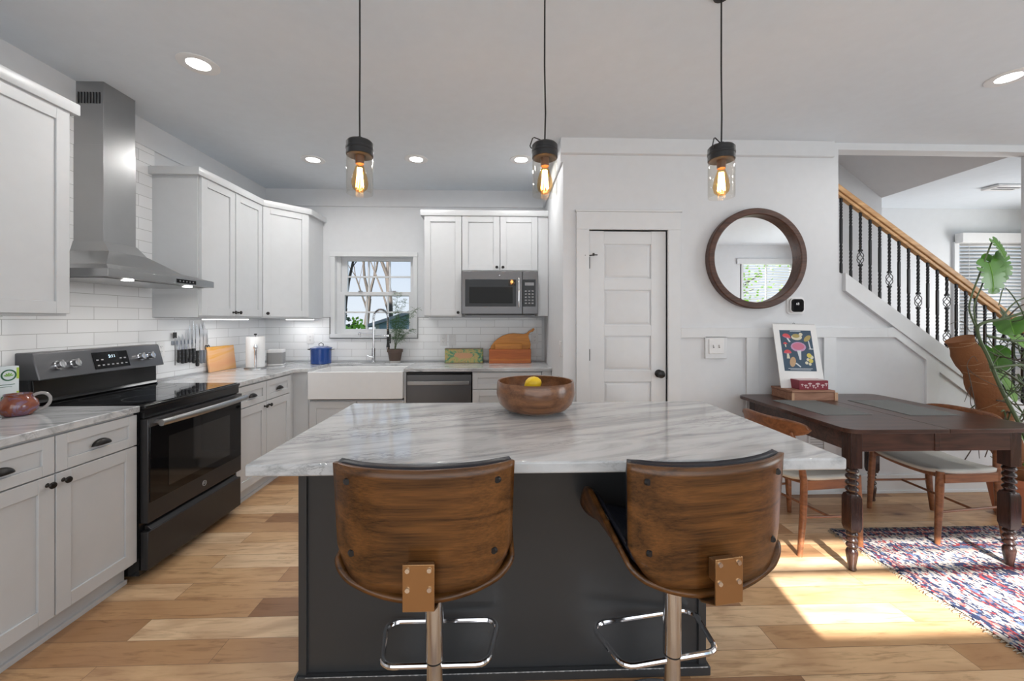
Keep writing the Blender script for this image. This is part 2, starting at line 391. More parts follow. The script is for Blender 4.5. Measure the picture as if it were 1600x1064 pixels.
# crown mouldings
def crown(name, poly_axis, a, b_, at, sgn=1):
    """small cove: profile in (horizontal distance from wall, z)"""
    pr = [(0, H), (.075, H), (.075, H-.012), (.06, H-.03), (.022, H-.085), (.014, H-.1), (0, H-.1)]
    bb = B()
    bb.prism([(at+sgn*p[0], p[1]) for p in pr], poly_axis, a, b_)
    return struct(name, bb, white_paint)
pr = [(0, H), (.02, H), (.02, H-.17), (.014, H-.18), (0, H-.18)]
struct('trim_1', B().prism([(XL+p[0], p[1]) for p in pr], 'y', RY, YB), white_paint)
struct('trim_2', B().prism([(YB-p[0], p[1]) for p in pr], 'x', XL+.02, PX0), white_paint)
struct('trim_3', B().prism([(PX0-p[0], p[1]) for p in pr], 'y', YP, YB-.02), white_paint)
pr = [(0, H), (.025, H), (.025, H-.115), (.015, H-.122), (0, H-.122)]
struct('trim_4', B().prism([(YP-p[0], p[1]) for p in pr], 'x', PX0-.02, PX1-.05), white_paint)

# tile backsplash
struct('trim_5', B().box(XL, XL+.008, .5, YB-.008, .93, 1.375).box(XL, XL+.008, 2.09, 2.975, 1.375, H-.18), tile_left)
b = B().box(XL+.008, WX0-.04, YB-.008, YB, .93, 1.385).box(WX1+.04, PX0-.03, YB-.008, YB, .93, 1.385).box(WX0-.04, WX1+.04, YB-.008, YB, .93, WZ0-.035)
struct('trim_6', b, tile_back)
struct('trim_7', B().box(WX0-.045, WX0-.04, YB-.012, YB, WZ0-.035, 1.39).box(WX1+.04, WX1+.045, YB-.012, YB, WZ0-.035, 1.39).box(WX0-.045, WX1+.045, YB-.012, YB, WZ0-.04, WZ0-.035).box(XL+.61, WX0-.04, YB-.012, YB, 1.385, 1.39).box(WX1+.04, -.76, YB-.012, YB, 1.385, 1.39), mat('dark_edge_strip', (.18, .18, .18), .4))

# ------------------------------------------------------------------ kitchen window (double hung, six over six)
t = sempty('window_1', (0, 0, 0))
b = B().box(WX0-.035, WX0+.012, YB-.012, YB+.13, WZ0-.03, WZ1+.02).box(WX1-.012, WX1+.035, YB-.012, YB+.13, WZ0-.03, WZ1+.02)
b.box(WX0-.04, WX1+.04, YB-.02, YB+.13, WZ1-.012, WZ1+.035).box(WX0-.035, WX1+.035, YB-.03, YB+.13, WZ0-.03, WZ0+.01)
b.box(WX0, WX0+.075, YB+.088, YB+.13, WZ0, WZ1).box(WX0, WX0+.05, YB+.05, YB+.088, WZ0, WZ1).box(WX1-.022, WX1, YB+.088, YB+.13, WZ0, WZ1).box(WX1-.020, WX1, YB+.05, YB+.088, WZ0, WZ1)
b.box(WX0+.06, WX1-.03, YB+.02, YB+.13, WZ0, WZ0+.014).box(WX0+.06, WX1-.03, YB+.06, YB+.13, WZ1-.022, WZ1)
part('window_frame', b, trim_paint, t, bevel=.002)
def sash(name, x0, x1, z0, z1, y, st, nx, nz, bot):
    b = B().box(x0, x0+st, y, y+.035, z0, z1).box(x1-st, x1, y, y+.035, z0, z1).box(x0+st, x1-st, y, y+.035, z1-st*.8, z1).box(x0+st, x1-st, y, y+.035, z0, z0+bot)
    gx0, gx1, gz0, gz1 = x0+st, x1-st, z0+bot, z1-st*.8
    for i in range(1, nx): xx = gx0+(gx1-gx0)*i/nx; b.box(xx-.009, xx+.009, y+.006, y+.029, gz0, gz1)
    for i in range(1, nz): zz = gz0+(gz1-gz0)*i/nz; b.box(gx0, gx1, y+.007, y+.028, zz-.009, zz+.009)
    o = part(name, b, trim_paint, t, bevel=.0015)
    part('glass_pane', B().box(gx0, gx1, y+.016, y+.019, gz0, gz1), win_glass, o)
sash('upper_sash', WX0+.068, WX1-.018, 1.62, WZ1-.015, YB+.085, .040, 3, 2, .04)
sash('lower_sash', WX0+.045, WX1-.018, WZ0+.012, 1.665, YB+.045, .048, 3, 2, .05)
b = B().box(-1.52, -1.48, YB+.03, YB+.06, 1.665, 1.675).box(-1.16, -1.12, YB+.03, YB+.06, 1.665, 1.675)
part('sash_lock', b, steel, t)
# far room window with lowered blinds
t = sempty('window_2', (0, 0, 0))
b = B().box(FWX0-.06, FWX0, 4.82, 4.95, FWZ0, FWZ1).box(FWX1, FWX1+.06, 4.82, 4.95, FWZ0, FWZ1).box(FWX0-.06, FWX1+.06, 4.8, 4.95, FWZ0-.06, FWZ0).box(FWX0, FWX1, 4.88, 4.92, 1.5, 1.56)
part('window_frame', b, trim_paint, t)
part('window_glass', B().box(FWX0, FWX1, 4.9, 4.905, FWZ0, FWZ1), win_glass, t)
part('blind_headrail', B().box(FWX0-.05, FWX1+.05, 4.74, 4.83, FWZ1-.02, FWZ1+.10), plastic_w, t, bevel=.004)
b = B()
for i in range(36):
    z = FWZ0+.02+i*.0435
    b.add([(FWX0, 4.808, z-.019), (FWX1, 4.808, z-.019), (FWX1, 4.832, z+.019), (FWX0, 4.832, z+.019)], [(0, 1, 2, 3)])
for xx in (5.84, 6.33, 6.6): b.box(xx, xx+.004, 4.818, 4.822, FWZ0, FWZ1)
part('blind_slats', b, plastic_w, t, solid=.002)

# ------------------------------------------------------------------ pantry door, casing, wainscot, stair skirt
t = sempty('door_1', (0, 0, 0))
b = B(); y0 = YP+.012; dx0, dx1 = DX0+.004, DX1-.004
b.box(dx0, dx1, y0+.012, y0+.04, .012, DZ-.006)
pz = [(1.681, 1.948), (1.319, 1.592), (.968, 1.235), (.61, .879), (.25, .52)]
px0, px1 = .812, 1.180
b.box(dx0, px0, y0, y0+.013, .012, DZ-.006).box(px1, dx1, y0, y0+.013, .012, DZ-.006)
zs = [DZ-.008]+[q for p_ in pz for q in (p_[1], p_[0])]+[.012]
for i in range(0, len(zs), 2): b.box(px0, px1, y0, y0+.013, zs[i+1], zs[i])
for a0, a1 in pz:
    s_ = .024
    b.hull8([(px0+.006, y0+.0125, a0+.006), (px1-.006, y0+.0125, a0+.006), (px1-.006, y0+.0125, a1-.006), (px0+.006, y0+.0125, a1-.006)][::-1],
            [(px0+s_, y0+.001, a0+s_), (px1-s_, y0+.001, a0+s_), (px1-s_, y0+.001, a1-s_), (px0+s_, y0+.001, a1-s_)][::-1])
part('door_leaf', b, trim_paint, t, bevel=.002)
k = B().lathe([(.031, 0), (.031, .006), (.014, .012), (.012, .03), (.026, .038), (.031, .052), (.026, .066), (.008, .072)], (dx1-.058, y0, .943), 24, axis='y')
for i in range(len(k.v)): x, y, z = k.v[i]; k.v[i] = (x, 2*y0-y, z)
part('door_knob', k, bronze, t)
part('latch_plate', B().box(dx1-.001, dx1+.006, YP+.004, YP+.03, .90, 1.0), black, t)
for hz in (1.80, 1.09, .25):
    part('hinge', B().cyl((DX0+.003, YP-.004, hz-.045), (DX0+.003, YP-.004, hz+.045), .006, n=10).box(DX0-.002, DX0+.008, YP-.003, YP+.012, hz-.043, hz+.043), black, t)
part('door_stop', B().tube([(DX0+.003, YP-.006, 1.855), (DX0+.035, YP-.03, 1.857), (DX0+.06, YP-.03, 1.857)], .0045, 8).cyl((DX0+.03, YP-.03, 1.85), (DX0+.03, YP-.03, 1.87), .008, n=10).cyl((DX0-.035, YP-.02, 1.855), (DX0+.003, YP-.006, 1.855), .003, n=8), black, t)
b = B().box(DX0-.1, DX0-.0, YP-.02, YP+.1, 0, DZ).box(DX1, DX1+.1, YP-.02, YP+.1, 0, DZ).box(DX0-.1, DX1+.1, YP-.022, YP+.1, DZ, DZ+.135).box(DX0-.108, DX1+.108, YP-.03, YP, DZ+.135, DZ+.15)
struct('trim_8', b, trim_paint, bevel=.002)
# wainscot: rail, stiles, baseboard, panel edge along the stair
r0, r1 = 1.222, 1.298; wx0 = DX1+.101; wy = YP-.018
sx = lambda x: 0
off = .105/cos(math.atan(.716)); sb = lambda x: st_z(x)-off
b = B().box(wx0, 3.05, wy, YP, r0, r1)
for a0, a1 in ((1.922, 2.018), (2.537, 2.635)): b.box(a0, a1, wy, YP, .13, r0)
b.prism([(3.05, r0), (3.114, r0), (3.365, r0-.18), (3.365, sb(3.365)), (3.096, sb(3.096)), (3.05, r1)], 'y', wy, YP)
b.prism([(3.365, .13), (3.47, .13), (3.47, sb(3.47)), (3.365, sb(3.365))], 'y', wy, YP)
b.prism([(3.47, sb(3.47)-.087), (4.9, sb(4.9)-.087), (4.9, sb(4.9)), (3.47, sb(3.47))], 'y', wy, YP)
b.prism([(2.70, st_z(2.70)+.012-.0), (2.70, sb(2.70)), (4.9, sb(4.9)), (4.9, st_z(4.9)+.012)], 'y', YP-.03, YP+.13)
struct('trim_9', b, trim_paint, bevel=.0015)
struct('baseboard_right', B().box(wx0, 4.3, YP-.016, YP, 0, .14).box(wx0, 4.3, YP-.026, YP, 0, .02), trim_paint, bevel=.002)
struct('baseboard_alcove', B().box(PX0, DX0-.1, YP-.016, YP, 0, .14), trim_paint, bevel=.002)
# the staircase behind the wall
b = B()
for i in range(9):
    x = 4.75-i*.26; z = st_z(x)-.08
    if x-.26 < PX1: break
    b.box(x-.27, x, YP+.135, 4.44, max(z-.26, 0), z)
struct('trim_10', b, oakrail)

# ------------------------------------------------------------------ stair railing
rail = thing('stair_railing', 'oak handrail on black twisted iron balusters descending the stair behind the table', 'railing', (2.72, YP+.05, 0))
b = B(); y0 = 0
def rz(x): return 2.425-.716*x
for (a0, a1, h0, h1) in ((-.032, .032, -.055, -.012), (-.024, .024, -.012, 0), (-.020, .020, -.085, -.055)):
    b.hull8([(-.05, a0, rz(-.05)+h0), (-.05, a1, rz(-.05)+h0), (-.05, a1, rz(-.05)+h1), (-.05, a0, rz(-.05)+h1)], [(2.1, a0, rz(2.1)+h0), (2.1, a1, rz(2.1)+h0), (2.1, a1, rz(2.1)+h1), (2.1, a0, rz(2.1)+h1)])
part('handrail', b, oakrail, rail, bevel=.006, seg=3)
L0, L1 = 0.0, .655
def bal(kind):
    b = B(); s = .0075
    def ring(z, a, s=s): return [(s*1.414*cos(a+pi/4+k*pi/2), s*1.414*sin(a+pi/4+k*pi/2), z) for k in range(4)]
    if kind == 0: spans = [(0, .10, 0), (.10, .27, 3), (.27, .46, 0), (.46, .60, 3), (.60, L1, 0)]; bs = []
    elif kind == 1: spans = [(0, .05, 0), (.05, .2, 3), (.33, .42, 2), (.42, L1-.05, 3), (L1-.05, L1, 0)]; bs = [(.2, .33)]
    else: spans = [(0, .08, 1), (.2, .37, 3), (.49, L1, 2)]; bs = [(.08, .2), (.37, .49)]
    a = 0
    for z0, z1, tw in spans:
        N = max(1, int(tw*12)); rs = []
        for i in range(N+1): rs.append(ring(z0+(z1-z0)*i/N, a+tw*pi*i/max(N, 1)))
        b.rings(rs)
    for z0, z1 in bs:
        for k in range(4):
            pts = []
            for i in range(13):
                u = i/12; r = .004+.020*sin(pi*u)**1.0; an = k*pi/2+u*pi
                pts.append((r*cos(an), r*sin(an), z0+.012+(z1-z0-.024)*u))
            b.tube(pts, .0028, 5)
        b.box(-.011, .011, -.011, .011, z0, z0+.014).box(-.011, .011, -.011, .011, z1-.014, z1)
    return b
protos = {}
for i in range(24):
    x = .012+i*.0797
    kd = 0 if i % 3 != 2 else (2 if i % 12 == 11 or i == 17 else 1)
    z = st_z(2.72+x)+.012
    if kd not in protos: protos[kd] = part('baluster', bal(kd), iron, rail)
    o = protos[kd]
    if o.location.length > 0 or i and o.get('used'):
        o = o.copy(); COL.objects.link(o)
    o['used'] = 1; o.location = (x, 0, z)
for o in rail.children:
    if 'used' in o: del o['used']

# ------------------------------------------------------------------ hardware + shaker fronts (front faces -y, local)
def shaker(b, x0, x1, z0, z1, rail=.06, th=.02, rec=.009):
    b.box(x0, x0+rail, -th, 0, z0, z1).box(x1-rail, x1, -th, 0, z0, z1)
    b.box(x0+rail, x1-rail, -th, 0, z0, z0+rail).box(x0+rail, x1-rail, -th, 0, z1-rail, z1)
    return b.box(x0+rail, x1-rail, -th+rec, -.002, z0+rail, z1-rail)
def knob(parent, x, z, y=-.02):
    b = B().lathe([(.009, 0), (.008, .003), (.005, .006), (.005, .014), (.012, .018), (.0145, .023), (.012, .028), (.004, .030)], (0, 0, 0), 20, axis='y')
    b.v = [(p[0]+x, y-p[1], p[2]+z) for p in b.v]
    return part('knob', b, bronze, parent)
def cup(parent, x, z, y=-.02, w=.042):
    b = B()
    def fn(u, v):
        a = pi*u; e = pi/2*v
        return (x-w*cos(a)*cos(e*.0+0)*(1) if False else x - w*cos(a)*(1-.0*v)*cos(0), y-.024*sin(e)*sin(a)**.6 - .001, z-.012+.026*sin(a)*cos(e))
    b.grid(fn, 20, 8)
    b.box(x-w, x+w, y-.003, y, z-.014, z-.011)
    return part('cup_pull', b, bronze, parent, solid=.002, off=0)
def base_cab(name, label, loc, rz_, w, cols, drawer_h=.155, group=None, depth=.60, H_=.883, knob_side=None):
    t = thing(name, label, 'cabinet', loc, rz_, group)
    part('cabinet_body', B().box(0, w, 0, depth, .10, H_), cab_paint, t)
    part('toe_kick', B().box(0, w, .045, .065, 0, .10).box(0, w, .030, .045, 0, .022), cab_paint, t, bevel=.002)
    g = .0025
    for i, (a, c2, kind) in enumerate(cols):
        if kind in ('dd', 'd3'):
            d = part('drawer', shaker(B(), a+g, c2-g, H_-.012-drawer_h, H_-.012, rail=.045 if c2-a < .5 else .048), cab_paint, t, bevel=.0015)
            cup(d, (a+c2)/2, H_-.012-drawer_h/2-.003)
        if kind == 'dd':
            zt = H_-.012-drawer_h-.006
            d = part('door', shaker(B(), a+g, c2-g, .115, zt), cab_paint, t, bevel=.0015)
            left_hinged = (i % 2 == 0)
            knob(d, c2-.03 if left_hinged else a+.03, zt-.035)
        if kind == 'd3':
            zt = H_-.012-drawer_h-.006; hh = (zt-.115-.006)/2
            for k in range(2):
                d = part('drawer', shaker(B(), a+g, c2-g, .115+k*(hh+.006), .115+k*(hh+.006)+hh), cab_paint, t, bevel=.0015)
                cup(d, (a+c2)/2, .115+k*(hh+.006)+hh/2)
    return t
FX = -1.885
base_cab('base_cabinet', 'white shaker base cabinet under the left counter, nearer the camera and cut by the frame', (FX, .60, 0), pi/2, .765, [(0, .382, 'dd'), (.383, .765, 'dd')])
base_cab('base_cabinet', 'white shaker base cabinet with two drawers directly left of the stove', (FX, 1.367, 0), pi/2, .765, [(0, .382, 'dd'), (.383, .765, 'dd')])
base_cab('base_cabinet', 'white shaker base cabinet between the stove and the sink corner', (FX, 2.911, 0), pi/2, .745, [(0, .372, 'dd'), (.373, .745, 'dd')])
FY = YB-.605
t = base_cab('base_cabinet', 'white three-drawer base cabinet right of the dishwasher', (-.25, FY, 0), 0, .645, [(0, .645, 'd3')], drawer_h=.15)
part('filler_strip', B().box(.648, .735, -.015, .0, .10, .883), cab_paint, t)
t = thing('sink_cabinet', 'white sink base cabinet below the farmhouse sink', 'cabinet', (-1.735, FY, 0))
part('cabinet_body', B().box(-.12, .85, .0, .58, .10, .62), cab_paint, t)
part('corner_filler', B().box(-.15, -.01, -.012, .0, .10, .883).box(-.168, -.15, -.093, .0, .10, .883).box(-.012, 0, -.012, .05, .10, .883), cab_paint, t)
part('toe_kick', B().box(-.15, .87, .05, .07, 0, .1), cab_paint, t)
for a, c2, kx in ((.0, .425, .395), (.43, .855, .46)):
    d = part('door', shaker(B(), a, c2, .115, .612), cab_paint, t, bevel=.0015); knob(d, kx, .575)
part('side_stile', B().box(.857, .874, -.01, .03, .1, .883), cab_paint, t)

# upper cabinets
UZ0, UZ1 = 1.378, 2.425
def upper(name, label, loc, rz_, w, doors, z0=UZ0, z1=UZ1, depth=.325):
    t = thing(name, label, 'cabinet', (loc[0], loc[1], z0), rz_)
    h = z1-z0
    part('cabinet_body', B().box(0, w, 0, depth, 0, h), cab_paint, t, bevel=.001)
    for a, c2, kx in doors:
        d = part('door', shaker(B(), a+.003, c2-.003, .012, h-.03), cab_paint, t, bevel=.0015)
        knob(d, kx, .042)
    return t
upper('wall_cabinet', 'white shaker wall cabinet left of the range hood, large and cut by the frame', (XL+.325, 1.165, 0), pi/2, .915, [(0, .455, .42), (.458, .915, .49)])
upper('wall_cabinet', 'white two-door shaker wall cabinet right of the range hood', (XL+.325, 2.955, 0), pi/2, .765, [(.01, .385, .355), (.388, .762, .418)])
# diagonal corner cabinet
t = thing('corner_wall_cabinet', 'white diagonal wall cabinet in the room corner by the kitchen window', 'cabinet', (XL, YB, UZ0))
part('cabinet_body', B().prism([(.002, -.002), (.002, -.633), (.325, -.633), (.61, -.325), (.61, -.002)], 'z', 0, UZ1-UZ0), cab_paint, t, bevel=.001)
dd = thing('tmp', 'x', 'x')
bpy.data.objects.remove(dd)
ang = math.atan2(.308, .285); L = sqrt(.285**2+.308**2)
bb = shaker(B(), .01, L-.012, .012, UZ1-UZ0-.03)
Mx = Matrix.Translation((.325, -.633, 0)) @ Matrix.Rotation(ang, 4, 'Z')
bb.v = [tuple(Mx @ Vector(p)) for p in bb.v]
d = part('door', bb, cab_paint, t, bevel=.0015)
k_ = knob(d, .045, .042)
k_.data.transform(Mx)
upper('wall_cabinet', 'tall single-door white wall cabinet left of the microwave', (-.747, YB-.325, 0), 0, .373, [(0.0, .373, .34)], z0=1.392)
upper('wall_cabinet', 'short two-door white wall cabinet above the microwave', (-.372, YB-.325, 0), 0, .757, [(0, .378, .348), (.379, .757, .409)], z0=1.842)
t = thing('filler_panel', 'narrow white panel between the microwave and the alcove wall', 'panel', (.387, YB-.325, 1.40))
part('panel_board', B().box(0, .1, -.01, .32, 0, 1.025), cab_paint, t)
# flat crown boards on top of the cabinets
def cab_crown(label, pts, closed=False):
    t = thing('crown_molding', label, 'molding', (pts[0][0], pts[0][1], UZ1))
    b = B(); P = [Vector((p[0]-pts[0][0], p[1]-pts[0][1], 0)) for p in pts]
    n = len(P); nr = []
    for i in range(n):
        d1 = (P[i]-P[i-1]).normalized() if i else (P[1]-P[0]).normalized(); d2 = (P[i+1]-P[i]).normalized() if i < n-1 else d1
        a1 = Vector((d1.y, -d1.x, 0)); a2 = Vector((d2.y, -d2.x, 0)); m_ = (a1+a2); m_ = m_/max(m_.dot(a1), .3)
        nr.append(m_)
    prof = [(0, -.030), (.032, -.030), (.034, -.026), (.034, .022), (.032, .026), (.0, .026)]
    rs = [[tuple(P[i]+nr[i]*o+Vector((0, 0, z))) for o, z in prof] for i in range(n)]
    b.rings(rs)
    part('crown_board', b, cab_paint, t)
e = .0
cab_crown('white crown strip on the cabinet left of the range hood', [(XL+.325+e, 1.165), (XL+.325+e, 2.08), (XL+.002, 2.08)])
cab_crown('white crown strip running over the right-hand wall cabinet and the diagonal corner cabinet', [(XL+.002, 2.955), (XL+.325+e, 2.955), (XL+.325, YB-.633), (XL+.61, YB-.325), (XL+.61, YB-.002)])
cab_crown('white crown strip on the cabinets around the microwave', [(-.747, YB-.002), (-.747, YB-.325-e), (PX0-.002, YB-.325-e)])
# under-cabinet light bars
for (lb, loc, rz_, w) in (('lit white light bar under the two-door cabinet by the paper towels', (XL+.27, 3.12, UZ0-.018), pi/2, .52), ('lit white light bar under the diagonal corner cabinet', (XL+.30, YB-.17, UZ0-.018), 0, .28)):
    t = thing('cabinet_light_bar', lb, 'light', loc, rz_, 'light bars under the wall cabinets')
    part('housing', B().box(0, w, 0, .04, .006, .018), plastic_w, t)
    part('lit_lens', B().box(.006, w-.006, .002, .038, 0, .006), ucl_white, t)
lamp('undercab_glow', 'AREA', (XL+.25, 3.38, UZ0-.03), .9, aim=(0, 0, -1), shape='RECTANGLE', size=.05, size_y=.5)
lamp('undercab_glow', 'AREA', (XL+.44, YB-.15, UZ0-.03), .6, aim=(0, 0, -1), shape='RECTANGLE', size=.3, size_y=.05)

# ------------------------------------------------------------------ countertops
CZ0, CZ1 = .883, .916
tag(part('countertop', B().box(XL+.001, -1.853, .60, 2.135, CZ0, CZ1), marble, bevel=.004, seg=3), 'grey-veined marble countertop left of the stove holding the mugs', 'countertop')
cf = YB-.64
b = B().prism([(XL+.001, 2.911), (-1.853, 2.911), (-1.853, cf-.04), (-1.81, cf), (-1.735, cf), (-1.735, cf+.43), (-.878, cf+.43), (-.878, YB-.001), (XL+.001, YB-.001)], 'z', CZ0, CZ1)
tag(part('countertop', b, marble, bevel=.004, seg=3), 'grey-veined marble countertop wrapping the corner from the stove to the sink', 'countertop')
tag(part('countertop', B().box(-.877, PX0-.002, cf, YB-.001, CZ0, CZ1), marble, bevel=.004, seg=3), 'grey-veined marble countertop above the dishwasher, under the microwave', 'countertop')

# ------------------------------------------------------------------ sink and faucet
t = thing('farmhouse_sink', 'white apron-front farmhouse sink under the kitchen window', 'sink', (-1.732, cf-.03, .64))
w_, dd_, hh_ = .85, .455, .25
b = B().box(0, w_, 0, .03, 0, hh_).box(0, .025, .03, dd_, 0, hh_).box(w_-.025, w_, .03, dd_, 0, hh_).box(.025, w_-.025, dd_-.025, dd_, 0, hh_).box(.025, w_-.025, .03, dd_-.025, 0, .03)
part('basin', b, porcelain, t, bevel=.006, seg=3)
part('drain', B().cyl((.42, .24, .029), (.42, .24, .033), .045), steel, t)
FXc, FYc = -1.312, YB-.115
t = thing('kitchen_faucet', 'chrome spring-neck pull-down faucet behind the sink', 'faucet', (FXc, FYc, CZ1))
part('faucet_body', B().cyl((0, 0, 0), (0, 0, .012), .028).cyl((0, 0, .01), (0, 0, .15), .019).cyl((0, 0, .15), (0, 0, .44), .011), chrome, t)
part('lever_handle', B().tube([(0, -.018, .06), (-.03, -.03, .065), (-.055, -.035, .08)], [.012, .008, .006], 10), chrome, t)
pts = [(0, 0, .42)]+[(.075*(1-cos(a)), 0, .47+.085*sin(a)) for a in [pi*i/14 for i in range(15)]]+[(.15, 0, .40), (.15, 0, .33)]
part('neck_hose', B().tube(pts, .006, 8), black, t)
# spring coil around the hose
P = [Vector(p) for p in pts]; lens = [0]
for i in range(1, len(P)): lens.append(lens[-1]+(P[i]-P[i-1]).length)
def along(s_):
    s_ *= lens[-1]
    for i in range(1, len(P)):
        if s_ <= lens[i] or i == len(P)-1:
            k = (s_-lens[i-1])/(lens[i]-lens[i-1]); return P[i-1].lerp(P[i], k), (P[i]-P[i-1]).normalized()
cp = []
for i in range(46*8):
    p, tg = along(i/(46*8-1)); nn = Vector((0, 1, 0)); bb_ = tg.cross(nn); a = 2*pi*i/8
    cp.append(p+(nn*cos(a)+bb_*sin(a))*.0115)
part('spring_coil', B().tube(cp, .0028, 5), chrome, t)
part('spray_head', B().cyl((.15, 0, .35), (.15, 0, .22), .013).cyl((.15, 0, .22), (.15, 0, .16), .011, .019).box(.165, .178, -.004, .004, .2, .3), [black], t)
part('spray_nozzle', B().cyl((.15, 0, .16), (.15, 0, .135), .019, .017), chrome, t)
part('docking_arm', B().cyl((0, 0, .28), (.15, 0, .28), .006).lathe([(.017, -.01), (.017, .01)], (.15, 0, .28), 16), chrome, t)
part('pot_filler_spout', B().cyl((0, 0, .30), (-.13, -.03, .30), .009).cyl((-.13, -.03, .31), (-.13, -.03, .27), .012, .011).ball((-.135, -.03, .3), .017), chrome, t)
t = thing('sink_drainer', 'flat steel strip lying behind the basin at the faucet foot', 'drainer', (-1.30, FYc-.055, CZ1))
part('strip', B().lathe([(.001, 0), (.12, 0), (.12, .004), (.001, .005)], (0, 0, 0), 32), steel, t).scale = (1, .18, 1)

# ------------------------------------------------------------------ dishwasher
t = thing('dishwasher', 'slate-grey dishwasher with a steel bar handle right of the sink', 'dishwasher', (-.858, FY-.018, 0))
part('dishwasher_body', B().box(0, .60, .03, .58, .02, .875), black, t)
part('door_panel', B().box(.003, .597, 0, .03, .12, .853), slate, t, bevel=.003)
part('control_edge', B().box(.003, .597, .006, .03, .855, .872), black_plastic, t)
part('kick_plate', B().box(.01, .59, .05, .06, .0, .11), black, t)
b = B().box(.02, .58, -.045, -.03, .765, .80).box(.02, .04, -.03, 0, .77, .795).box(.56, .58, -.03, 0, .77, .795)
part('bar_handle', b, steel, t, bevel=.003)

# ------------------------------------------------------------------ microwave
t = thing('microwave_oven', 'slate over-the-range style microwave oven mounted under the short cabinet', 'microwave', (-.369, YB-.405, 1.418))
part('microwave_body', B().box(0, .75, .02, .40, .005, .42), slate, t)
part('front_frame', B().box(0, .595, -.005, .02, .0, .42), slate, t, bevel=.004)
part('control_side', B().box(.598, .75, -.005, .02, .0, .42), slate, t, bevel=.004)
part('door_glass', B().box(.035, .535, -.008, -.004, .075, .34), blackglass, t, bevel=.003)
part('inner_window', B().box(.075, .5, -.0095, -.0075, .105, .265), mat('microwave_mesh_window', (.012, .012, .012), .1, spec=.12), t)
part('control_glass', B().box(.60, .725, -.008, -.004, .075, .34), blackglass, t, bevel=.003)
b = B().tube([(.56, -.03, .068), (.56, -.04, .10), (.56, -.045, .2), (.56, -.04, .315), (.56, -.03, .345)], .012, 12).box(.555, .565, -.03, 0, .075, .095).box(.555, .565, -.03, 0, .32, .34)
part('door_handle', b, chrome, t)
part('emblem', B().lathe([(.012, 0), (.012, .002), (.010, .002), (.010, 0)], (.372, -.007, .38), 24, axis='y', caps=False), chrome, t)
text_part('emblem_letters', 'GE', .013, chrome, t, Matrix.Translation((.372, -.0062, .38)) @ Matrix.Rotation(pi/2, 4, 'X'))
b = B()
for r_ in range(5):
    for c2 in range(3): b.box(.62+c2*.033, .64+c2*.033, -.0088, -.0078, .10+r_*.03, .113+r_*.03)
b.box(.62, .71, -.0088, -.0078, .28, .31)
part('keypad', b, mat('keypad_print', (.25, .25, .26), .3), t)
part('vent_grille', B().box(.03, .72, .03, .3, -.008, .006).box(.05, .1, -.002, .02, -.012, 0).box(.62, .68, -.002, .02, -.012, 0), black, t)

# ------------------------------------------------------------------ range (local: front -y, rotated 90)
t = thing('electric_range', 'freestanding dark slate electric range with a black glass cooktop', 'stove', (-1.853, 2.142, 0), pi/2)
Wd = .762
part('oven_body', B().box(0, Wd, .012, .625, .03, .895), black_plastic, t)
part('storage_drawer', B().box(.006, Wd-.006, -.028, .012, .055, .255).prism([(-.028, .255), (-.008, .278), (.012, .278), (.012, .255)], 'x', .03, Wd-.03), dslate, t, bevel=.004)
part('oven_door', B().box(.004, Wd-.004, -.03, .012, .30, .842), dslate, t, bevel=.004)
part('door_glass', B().box(.012, Wd-.012, -.034, -.028, .405, .80), blackglass, t, bevel=.002)
part('inner_window', B().box(.13, .63, -.0355, -.0335, .45, .72), mat('oven_window', (.02, .02, .02), .06), t)
part('steel_strip', B().box(.008, Wd-.008, -.036, -.03, .80, .842), slate, t)
part('vent_trim', B().box(.004, Wd-.004, -.012, .01, .846, .895), black_plastic, t)
hp = [(.03+(Wd-.06)*i/12, -.075-.022*sin(pi*i/12), .818) for i in range(13)]
b = B().tube(hp, .018, 14).cyl((.045, -.07, .818), (.045, -.02, .818), .013).cyl((Wd-.045, -.07, .818), (Wd-.045, -.02, .818), .013)
part('door_handle', b, steel, t)
o = part('emblem', B().lathe([(.0165, 0), (.0165, .003), (.0145, .003), (.0145, 0)], (.40, -.0345, .352), 24, axis='y', caps=False), badge, t)
text_part('emblem_letters', 'GE', .018, badge, t, Matrix.Translation((.40, -.0312, .352)) @ Matrix.Rotation(pi/2, 4, 'X'))
part('cooktop_rim', B().box(0, Wd, -.02, .56, .895, .914), black_plastic, t, bevel=.004)
b = B().box(.012, Wd-.012, -.008, .53, .914, .9185)
part('cooktop_glass', b, blackglass, t, bevel=.002)
b = B()
for cx, cy, r_ in ((.2, .13, .115), (.56, .13, .09), (.2, .40, .085), (.56, .40, .11)):
    b.lathe([(r_, .9187), (r_-.002, .9189), (r_-.004, .9187)], (cx, cy, 0), 48, caps=False)
part('burner_ring', b, mat('burner_print', (.12, .12, .12), .2), t)
